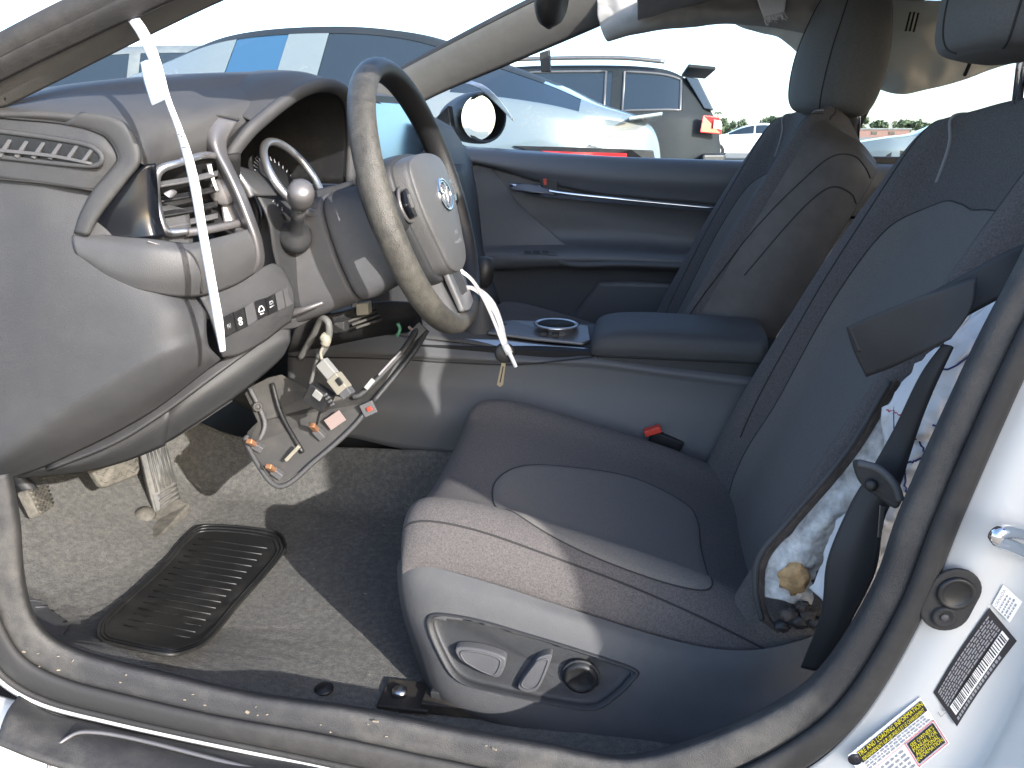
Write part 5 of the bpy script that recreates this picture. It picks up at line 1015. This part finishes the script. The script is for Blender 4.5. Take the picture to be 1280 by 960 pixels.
for x, y in ((1134, 15), (1139, 15), (1144, 16)):
    tube('stitch_bar', PP([(x+4, y, 1.425), (x-2, y+24, 1.425)]), .0022, SEAM, ac, seg=6)
tube('stitch_bar', PP([(1210, 70, 1.395), (1212, 80, 1.40), (1206, 94, 1.42)]), .004, SEAM, ac, seg=6)
wt = thing('frayed_tag', 'frayed white fabric tag sticking out below the roof edge', 'tag', tuple(P(963, 10, 1.44)))
S('tag_sheet', [[(944, -8, 1.42), (962, -8, 1.42), (984, -8, 1.42)], [(950, 10, 1.41), (966, 8, 1.41), (982, 6, 1.41)], [(956, 26, 1.42), (968, 24, 1.42), (980, 18, 1.42)]], PAPER, wt, solid=.001)
rr5 = random.Random(5)
for k in range(14):
    x = 955+k*1.9; y = 25-k*.5; tube('loose_thread', PP([(x, y-4, 1.415), (x+rr5.uniform(-2, 3), y+2, 1.41), (x+rr5.uniform(-4, 6), y+rr5.uniform(3, 8), 1.41)]), .0009, PAPER, wt, n=8, seg=5)

# ------------------------------------------------------------------ crumbs on sill and carpet
dg = []
rc = random.Random(11)
def flake(p, s):
    a = rc.uniform(0, 6.3); d1 = np.array([math.cos(a), math.sin(a)*.7, rc.uniform(-.2, .3)]); d2 = np.cross(d1, [0, 0, 1.0]); 
    return obox_g(p, (d1, d2, np.cross(d1, d2)), (s*rc.uniform(.8, 2.2), s*rc.uniform(.3, .8), s*.3))
for _ in range(22):
    x = rc.uniform(60, 660); t = rc.uniform(.12, .6); i = np.interp(x, [e[0][0] for e in EDGE[:12]], range(12)); a = np.array(EDGE[int(i)]); b = np.array(EDGE[int(i)+1]); q = (a*(1-i % 1)+b*(i % 1)); q = q[0]*(1-t)+q[1]*t
    dg.append(flake(P(q[0], q[1], .0405), rc.choice((.0008, .001, .0016, .002))))
for _ in range(60): dg.append(flake(P(rc.uniform(60, 480), rc.uniform(640, 860), Z=.272), rc.choice((.0006, .001, .0013))))
for _ in range(25): dg.append(flake(P(rc.uniform(600, 720), rc.uniform(866, 878), .244), .0009))
v, f = join(dg); o = mk('crumb_litter', v, f, DIRT, smooth=False); o['kind'] = 'stuff'
for x, y, s in ((249, 873, .006), (237, 856, .003), (82, 833, .003), (216, 901, .004)):
    v, f = flake(P(x, y, .046), s); 

# ------------------------------------------------------------------ parked cars beyond
def carbody(name, label, prof, glass_seg, L_, wid, col, loc, rotz, roofcol=None, winms=None, group='parked cars beyond the passenger window', tail=None, sill=.28, winm=None, rack=False, wheels=(.9, -.85), archr=.34):
    """prof: list of (x, beltline z, roof z, roof half-width factor) front(-x) to rear(+x)"""
    t = thing(name, label, 'car', loc, group); t.rotation_euler = (0, 0, rotz)
    def mkp(nm, v, f, m, par=t, **k): return mk(nm, v, f, m, par, base=np.zeros(3), **k)
    hw = wid/2; rows = []
    for x, zb, zr, k in prof:
        n_ = abs(x)/(L_/2); tp = 1-.10*max(0, (n_-.7)/.3)**2*3
        w_ = hw*tp
        gh = zr-zb
        rows.append([(x, -w_*.94, sill), (x, -w_, sill+.22), (x, -w_*1.0, zb-.22), (x, -w_*.975, zb-.05), (x, -w_*.955, zb), (x, -w_*(.955-.045*(gh > .1)), zb+gh*.12), (x, -(w_*.955*(1-k)+hw*.66*k), zb+gh*.86), (x, -(w_*.90*(1-k)+hw*.58*k), zb+gh*.97), (x, -hw*.3, zr+.012), (x, 0, zr+.02)])
    rows = np.array(rows); full = np.concatenate([rows, rows[:, -2::-1]*np.array([1, -1, 1])], 1)
    nu = 120; g = cr(full, nu); ncol = g.shape[1]; F_ = gfaces(nu, ncol); fb_, fg = [], []
    for q in F_:
        i, j = q[0]//ncol, q[0] % ncol; x = g[i, 0, 0]
        side = j in (5, ncol-7)
        (fg if side and any(a < x < b for a, b in glass_seg) else fb_).append(q)
    V = g.reshape(-1, 3)
    if roofcol:
        rf_ = [q for q in fb_ if 6 <= q[0] % ncol <= ncol-8 and V[q[0]][2] > 1.22]; fb_ = [q for q in fb_ if q not in set(rf_)]
        ids = sorted({i for q in rf_ for i in q}); mp = {i: k for k, i in enumerate(ids)}; mkp('roof', V[ids], [tuple(mp[i] for i in q) for q in rf_], roofcol)
    body = mkp('body', V, fb_+[tuple(range(ncol)), tuple(range((nu-1)*ncol, nu*ncol))], col, solid=.0)
    for s in (0, 1):
        for gi_, (a, b) in enumerate(glass_seg):
            ff = [q for q in fg if (q[0] % ncol == 5) == (s == 0) and a < g[q[0]//ncol, 0, 0] < b]
            if not ff: continue
            ids = sorted({i for q in ff for i in q}); mp = {i: k for k, i in enumerate(ids)}
            VV = V[ids]*np.array([1, .993, 1])
            wobj = mkp('side_window', VV, [tuple(mp[i] for i in q) for q in ff], winms[gi_] if winms else (winm or CARGL))
    for x in wheels:
        for s in (-1, 1):
            c = (x*L_/2*.68, s*(hw-.10), archr); v, f = lathe_g([(.2, -.1), (archr*.98, -.1), (archr, -.06), (archr, .08), (archr*.95, .11), (.22, .11), (.2, .09), (.02, .10)], c, (0, s, 0), 24)
            wl_ = mkp('wheel', v, f, TYRE)
            v, f = lathe_g([(.215, .10), (.2, .115), (.06, .09), (.05, .12), (.01, .12)], c, (0, s, 0), 12); mkp('rim', v, f, SILVT, wl_)
    return t, (lambda nm, v, f, m, par=None, **k: mkp(nm, v, f, m, par or t, **k)), g
CARGL = mat('tinted_car_glass', (.02, .03, .04), .05, coat=.3, spec=.8)
SKYGL = mat('sky_painted_glass', (.03, .09, .17), .06, coat=1, spec=.8)  # sky reflection painted in as a blue base colour
TYRE = mat('tyre_rubber', (.02, .02, .02), .85)
PALE = mat('pale_silver_paint', (.15, .185, .20), .25, coat=.8, dust=.08)
SUVM = mat('slate_metallic_paint', (.018, .022, .025), .6, spec=.2, dust=.2, dcol=(.07, .07, .068), dscale=4)
GRYM = mat('dusty_grey_paint', (.13, .15, .155), .4, coat=.4, dust=.6, dcol=(.3, .31, .3), dscale=8)
WHT2 = mat('white_car_paint', (.82, .82, .82), .25, coat=.6)
TAIL = mat('tail_lamp_red', (.62, .03, .03), .12, coat=.8, spec=.6)
TAILW = mat('tail_lamp_clear', (.7, .6, .55), .15, coat=.5)
# near neighbour: pale sedan parked alongside, nose to the left
pr = [(-2.35, .70, .72, 0), (-2.2, .80, .82, 0), (-1.6, .90, .93, 0), (-1.15, .96, .99, .3), (-.85, .97, 1.10, .8), (-.45, .97, 1.28, 1), (0.0, .975, 1.40, 1), (.5, .985, 1.425, 1), (.95, 1.0, 1.36, 1), (1.35, 1.02, 1.22, .9), (1.65, 1.035, 1.09, .5), (1.95, 1.03, 1.06, .1), (2.25, 1.01, 1.05, 0), (2.32, .95, .97, 0), (2.36, .75, .78, 0)]
pr1 = [(-2.35, .72, .74, 0), (-1.3, .95, .98, 0), (-.6, 1.08, 1.11, .2), (-.1, 1.12, 1.32, .9), (.3, 1.14, 1.46, 1), (.8, 1.15, 1.49, 1), (1.2, 1.15, 1.45, 1), (1.55, 1.14, 1.33, 1), (1.85, 1.11, 1.22, .9), (2.05, 1.07, 1.13, .5), (2.25, 1.03, 1.065, .1), (2.33, .95, .98, 0), (2.36, .75, .78, 0)]
n1 = (-2.25, 3.68, 0)
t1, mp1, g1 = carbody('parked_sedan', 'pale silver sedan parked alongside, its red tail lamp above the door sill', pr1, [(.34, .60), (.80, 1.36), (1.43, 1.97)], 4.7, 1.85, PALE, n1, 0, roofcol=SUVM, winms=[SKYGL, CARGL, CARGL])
v, f = prism_g([(1.72, -.925, .955), (2.0, -.93, .948), (2.22, -.895, .94), (2.31, -.82, .935), (2.33, -.80, .86), (2.22, -.885, .86), (1.95, -.93, .87)], (0, .05, 0)); tl = mp1('tail_lamp', v, f, BLACK, smooth=False, bevel=.005)
v, f = prism_g([(1.84, -.934, .935), (2.0, -.938, .93), (2.2, -.905, .925), (2.20, -.898, .885), (2.0, -.938, .885)], (0, .03, 0)); mp1('lamp_lens', v, f, TAIL, tl, smooth=False, bevel=.004)
v, f = prism_g([(2.2, -.86, 1.055), (2.34, -.80, 1.075), (2.34, .80, 1.075), (2.2, .86, 1.055)], (0, 0, .016)); mp1('boot_spoiler', v, f, PALE, smooth=False, bevel=.005)
v, f = join([box_g((2.12+k*.03, -.925, .985), (2.14+k*.03, -.90, 1.005)) for k in range(4)]); mp1('badge', v, f, CHROME, smooth=False)
# slate SUV farther back
ps_ = [(-2.4, .95, .98, 0), (-2.2, 1.02, 1.06, 0), (-1.5, 1.10, 1.14, 0), (-1.1, 1.12, 1.22, .5), (-.6, 1.13, 1.62, 1), (0, 1.14, 1.74, 1), (1.0, 1.17, 1.75, 1), (1.6, 1.19, 1.72, 1), (1.9, 1.2, 1.65, 1), (2.1, 1.19, 1.50, .9), (2.26, 1.16, 1.29, .6), (2.36, 1.06, 1.11, .2), (2.42, .85, .88, 0)]
n2 = (-1.52, 9.3, 0)
t2, mp2, g2_ = carbody('parked_suv', 'dusty slate-grey estate SUV with roof rails and red rear lamp', ps_, [(-.75, .10), (.18, 1.14), (1.26, 1.95)], 4.8, 1.95, SUVM, n2, 0, sill=.35, wheels=(.86, -.86), archr=.39)
for s in (-1, 1):
    v, f = tube_g([(-.4, s*.70, 1.765), (.2, s*.71, 1.80), (1.2, s*.71, 1.80), (1.75, s*.69, 1.755)], .022, 8, 30); mp2('roof_rail', v, f, SILVT)
v, f = prism_g([(2.0, -.70, 1.69), (2.30, -.68, 1.66), (2.30, .68, 1.66), (2.0, .70, 1.69)], (0, 0, .04)); mp2('rear_spoiler', v, f, SUVM, smooth=False, bevel=.015)
for s in (-1, 1):
    v, f = prism_g([(2.18, s*.955, 1.20), (2.36, s*.90, 1.18), (2.40, s*.86, 1.00), (2.16, s*.965, 1.02)], (0, -s*.06, 0)); l_ = mp2('tail_lamp', v, f, TAIL, smooth=False, bevel=.01)
    v, f = prism_g([(2.30, s*.935, 1.15), (2.38, s*.90, 1.14), (2.40, s*.87, 1.05), (2.30, s*.94, 1.06)], (0, -s*.03, 0)); mp2('lamp_reflector', v, f, TAILW, l_, smooth=False, bevel=.006)
for a, b in ((.18, 1.14), (1.26, 1.95)):
    gi = [i for i in range(120) if a < g2_[i, 0, 0] < b]; loop = [g2_[i, 5]*np.array([1, 1.004, 1]) for i in gi]+[g2_[i, 6]*np.array([1, 1.004, 1]) for i in gi[::-1]]
    v, f = tube_g(loop, .014, 6, closed=True); mp2('window_trim', v, f, SILVT)
v, f = prism_g([(2.20, -.99, .80), (2.46, -.9, .80), (2.46, .9, .80), (2.2, .99, .80)], (0, 0, -.28)); mp2('rear_bumper', v, f, BLACK, smooth=False, bevel=.03)
v, f = prism_g([(2.20, -.74, 1.27), (2.31, -.74, 1.25), (2.12, -.70, 1.58), (1.98, -.70, 1.60)], (0, 1.44, 0)); mp2('rear_window', v, f, CARGL, smooth=False, bevel=.01)
# white saloon behind the SUV
t3, mp3, g3 = carbody('white_saloon', 'small white saloon beyond the slate SUV', pr, [(-.95, .02), (.10, .95), (1.0, 1.45)], 4.7, 1.85, WHT2, (4.6, 34, 0), R(-8))
for s in (-1, 1):
    v, f = prism_g([(2.0, s*.925, .95), (2.3, s*.84, .94), (2.32, s*.82, .86), (2.0, s*.93, .86)], (0, -s*.04, 0)); mp3('tail_lamp', v, f, TAIL, smooth=False)
# far row of parked cars
for k, (x, y, c, lab) in enumerate(((7.2, 19, PALE, 'pale car glimpsed between the two front seats'), (14, 72, SUVM, 'distant dark car in the gap beside the passenger headrest'), (11, 90, GRYM, 'tiny distant grey car right of the white saloon'))):
    carbody('distant_car', lab, pr, [(-.95, .02), (.10, .95), (1.0, 1.45)], 4.7, 1.85, c, (x, y, 0), R((-10, 5, 0, 8)[k]))
# cars seen through the windshield
t4, mp4, g4 = carbody('dusty_grey_car', 'dusty grey car with dark roof seen over the wheel through the windshield', ps_, [(-.75, .10), (.18, 1.14), (1.26, 1.95)], 4.8, 1.95, GRYM, (-4.6, 6.6, 0), R(8), sill=.35, group='cars beyond the windshield')
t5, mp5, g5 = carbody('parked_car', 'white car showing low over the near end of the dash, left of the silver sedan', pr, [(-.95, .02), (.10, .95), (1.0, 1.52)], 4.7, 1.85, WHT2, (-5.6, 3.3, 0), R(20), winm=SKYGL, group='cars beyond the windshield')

# ------------------------------------------------------------------ far building, trees
BRK = mat('far_brick', (.22, .13, .11), .9, var=.15, vscale=1.5)
LEAF = mat('far_leaves', (.075, .10, .05), .9, var=.4, vscale=1.2)
LEAF2 = mat('bush_leaves', (.13, .16, .05), .9, var=.4, vscale=2)
BARK = mat('bark', (.10, .075, .05), .95, var=.3, vscale=10)
bd = thing('brick_building', 'long low brick-red building far across the lot', 'building', (70, 324, 0))
box('wall', (38, 316, 0), (98, 332, 2.7), BRK, bd, bevel=.05); box('roof', (37.5, 315.6, 2.7), (98.5, 332.4, 3.2), GRYM, bd, bevel=.05)
for k in range(9): box('window', (42+k*6.1, 315.8, 1.0), (44+k*6.1, 316.05, 2.1), CARGL, bd, bevel=.01)
def tree(nm, label, x, y, h, r, m, seed, group, trunk=.35):
    t = thing(nm, label, 'tree' if nm != 'bush' else 'bush', (x, y, 0), group); rg2 = np.random.default_rng(seed)
    tr = [tube_g([(x, y, 0), (x+.1*r, y, h*trunk*.6), (x, y, h*.75)], [h*.03, h*.022, h*.006], 7, 8)]
    for k in range(5):
        a = k*1.26+seed; tr.append(tube_g([(x, y, h*(trunk+.05*k)), (x+r*.5*math.cos(a), y+r*.5*math.sin(a), h*(trunk+.15+.08*k))], [h*.012, h*.004], 5, 4))
    v, f = join(tr); mk('trunk', v, f, BARK, t)
    V = []; Fa = []
    cl2 = rg2.normal(size=(16, 3)); cl2 /= np.linalg.norm(cl2, axis=1)[:, None]; cl2 = cl2*np.array([r*.75, r*.75, h*(1-trunk)*.36])*rg2.uniform(.3, 1, (16, 1))+np.array([x, y, h*(trunk+1)/2])
    for c in cl2:
        for _ in range(150):
            d = rg2.normal(size=3); d /= np.linalg.norm(d); p = c+d*r*.34*rg2.uniform(.5, 1); s = r*.06*rg2.uniform(.6, 1.4); a = rg2.normal(size=3); a /= np.linalg.norm(a); b = np.cross(a, d); k = len(V)
            V += [p-a*s, p+b*s*.7, p+a*s, p-b*s*.7]; Fa.append((k, k+1, k+2, k+3))
    mk('crown', V, Fa, m, t, smooth=False)
rt = random.Random(4); gs = []; lv = []; lf = []
for k in range(34):
    x = 22+k*3.7+rt.uniform(-2, 2); y = 360+rt.uniform(-10, 60); hh = rt.uniform(4, 9.5); r_2 = hh*.5
    gs.append(tube_g([(x, y, 0), (x, y, hh*.6)], [.25, .1], 5, 3))
    for c in range(9):
        cx = np.array([x+rt.gauss(0, r_2*.5), y+rt.gauss(0, r_2*.5), hh*rt.uniform(.35, .85)])
        for _ in range(70):
            d = np.array([rt.gauss(0, 1), rt.gauss(0, 1), rt.gauss(0, 1)]); d /= np.linalg.norm(d); p = cx+d*r_2*.38*rt.uniform(.5, 1); q = np.array([rt.gauss(0, 1), rt.gauss(0, 1), rt.gauss(0, 1)])*.3; n = np.cross(d, q); m_ = len(lv)
            lv += [p-q, p+n, p+q, p-n]; lf.append((m_, m_+1, m_+2, m_+3))
gs.append((np.array(lv), lf)); v, f = join(gs); o = mk('treeline', v, f, LEAF, smooth=False); o['kind'] = 'stuff'
px_, py_, ph_ = 36.5, 400.0, 10.5
t = thing('palm_tree', 'single tall thin palm standing above the far tree line', 'tree', (px_, py_, 0))
tube('trunk', [(px_, py_, 0), (px_+.2, py_, ph_*.5), (px_, py_, ph_)], [.4, .3, .22], BARK, t, n=10)
gs = []
for q in range(14):
    a = q*.449; gs.append(tube_g([(px_, py_, ph_), (px_+1.2*math.cos(a), py_+1.2*math.sin(a), ph_+.5), (px_+2.0*math.cos(a), py_+2.0*math.sin(a), ph_-.6)], [.16, .22, .02], 5, 8, flat=.3))
v, f = join(gs); mk('crown', v, f, LEAF, t)
for k, (x, y, s) in enumerate(((9.3, 62, 1.35), (10.3, 63, 1.0))):
    tree('bush', ('rounded yellow-green bush in front of the brick building', 'smaller yellow-green bush beside the rounded one')[k], x, y, s, s*.7, LEAF2, 40+k, 'bushes by the brick building', .15)
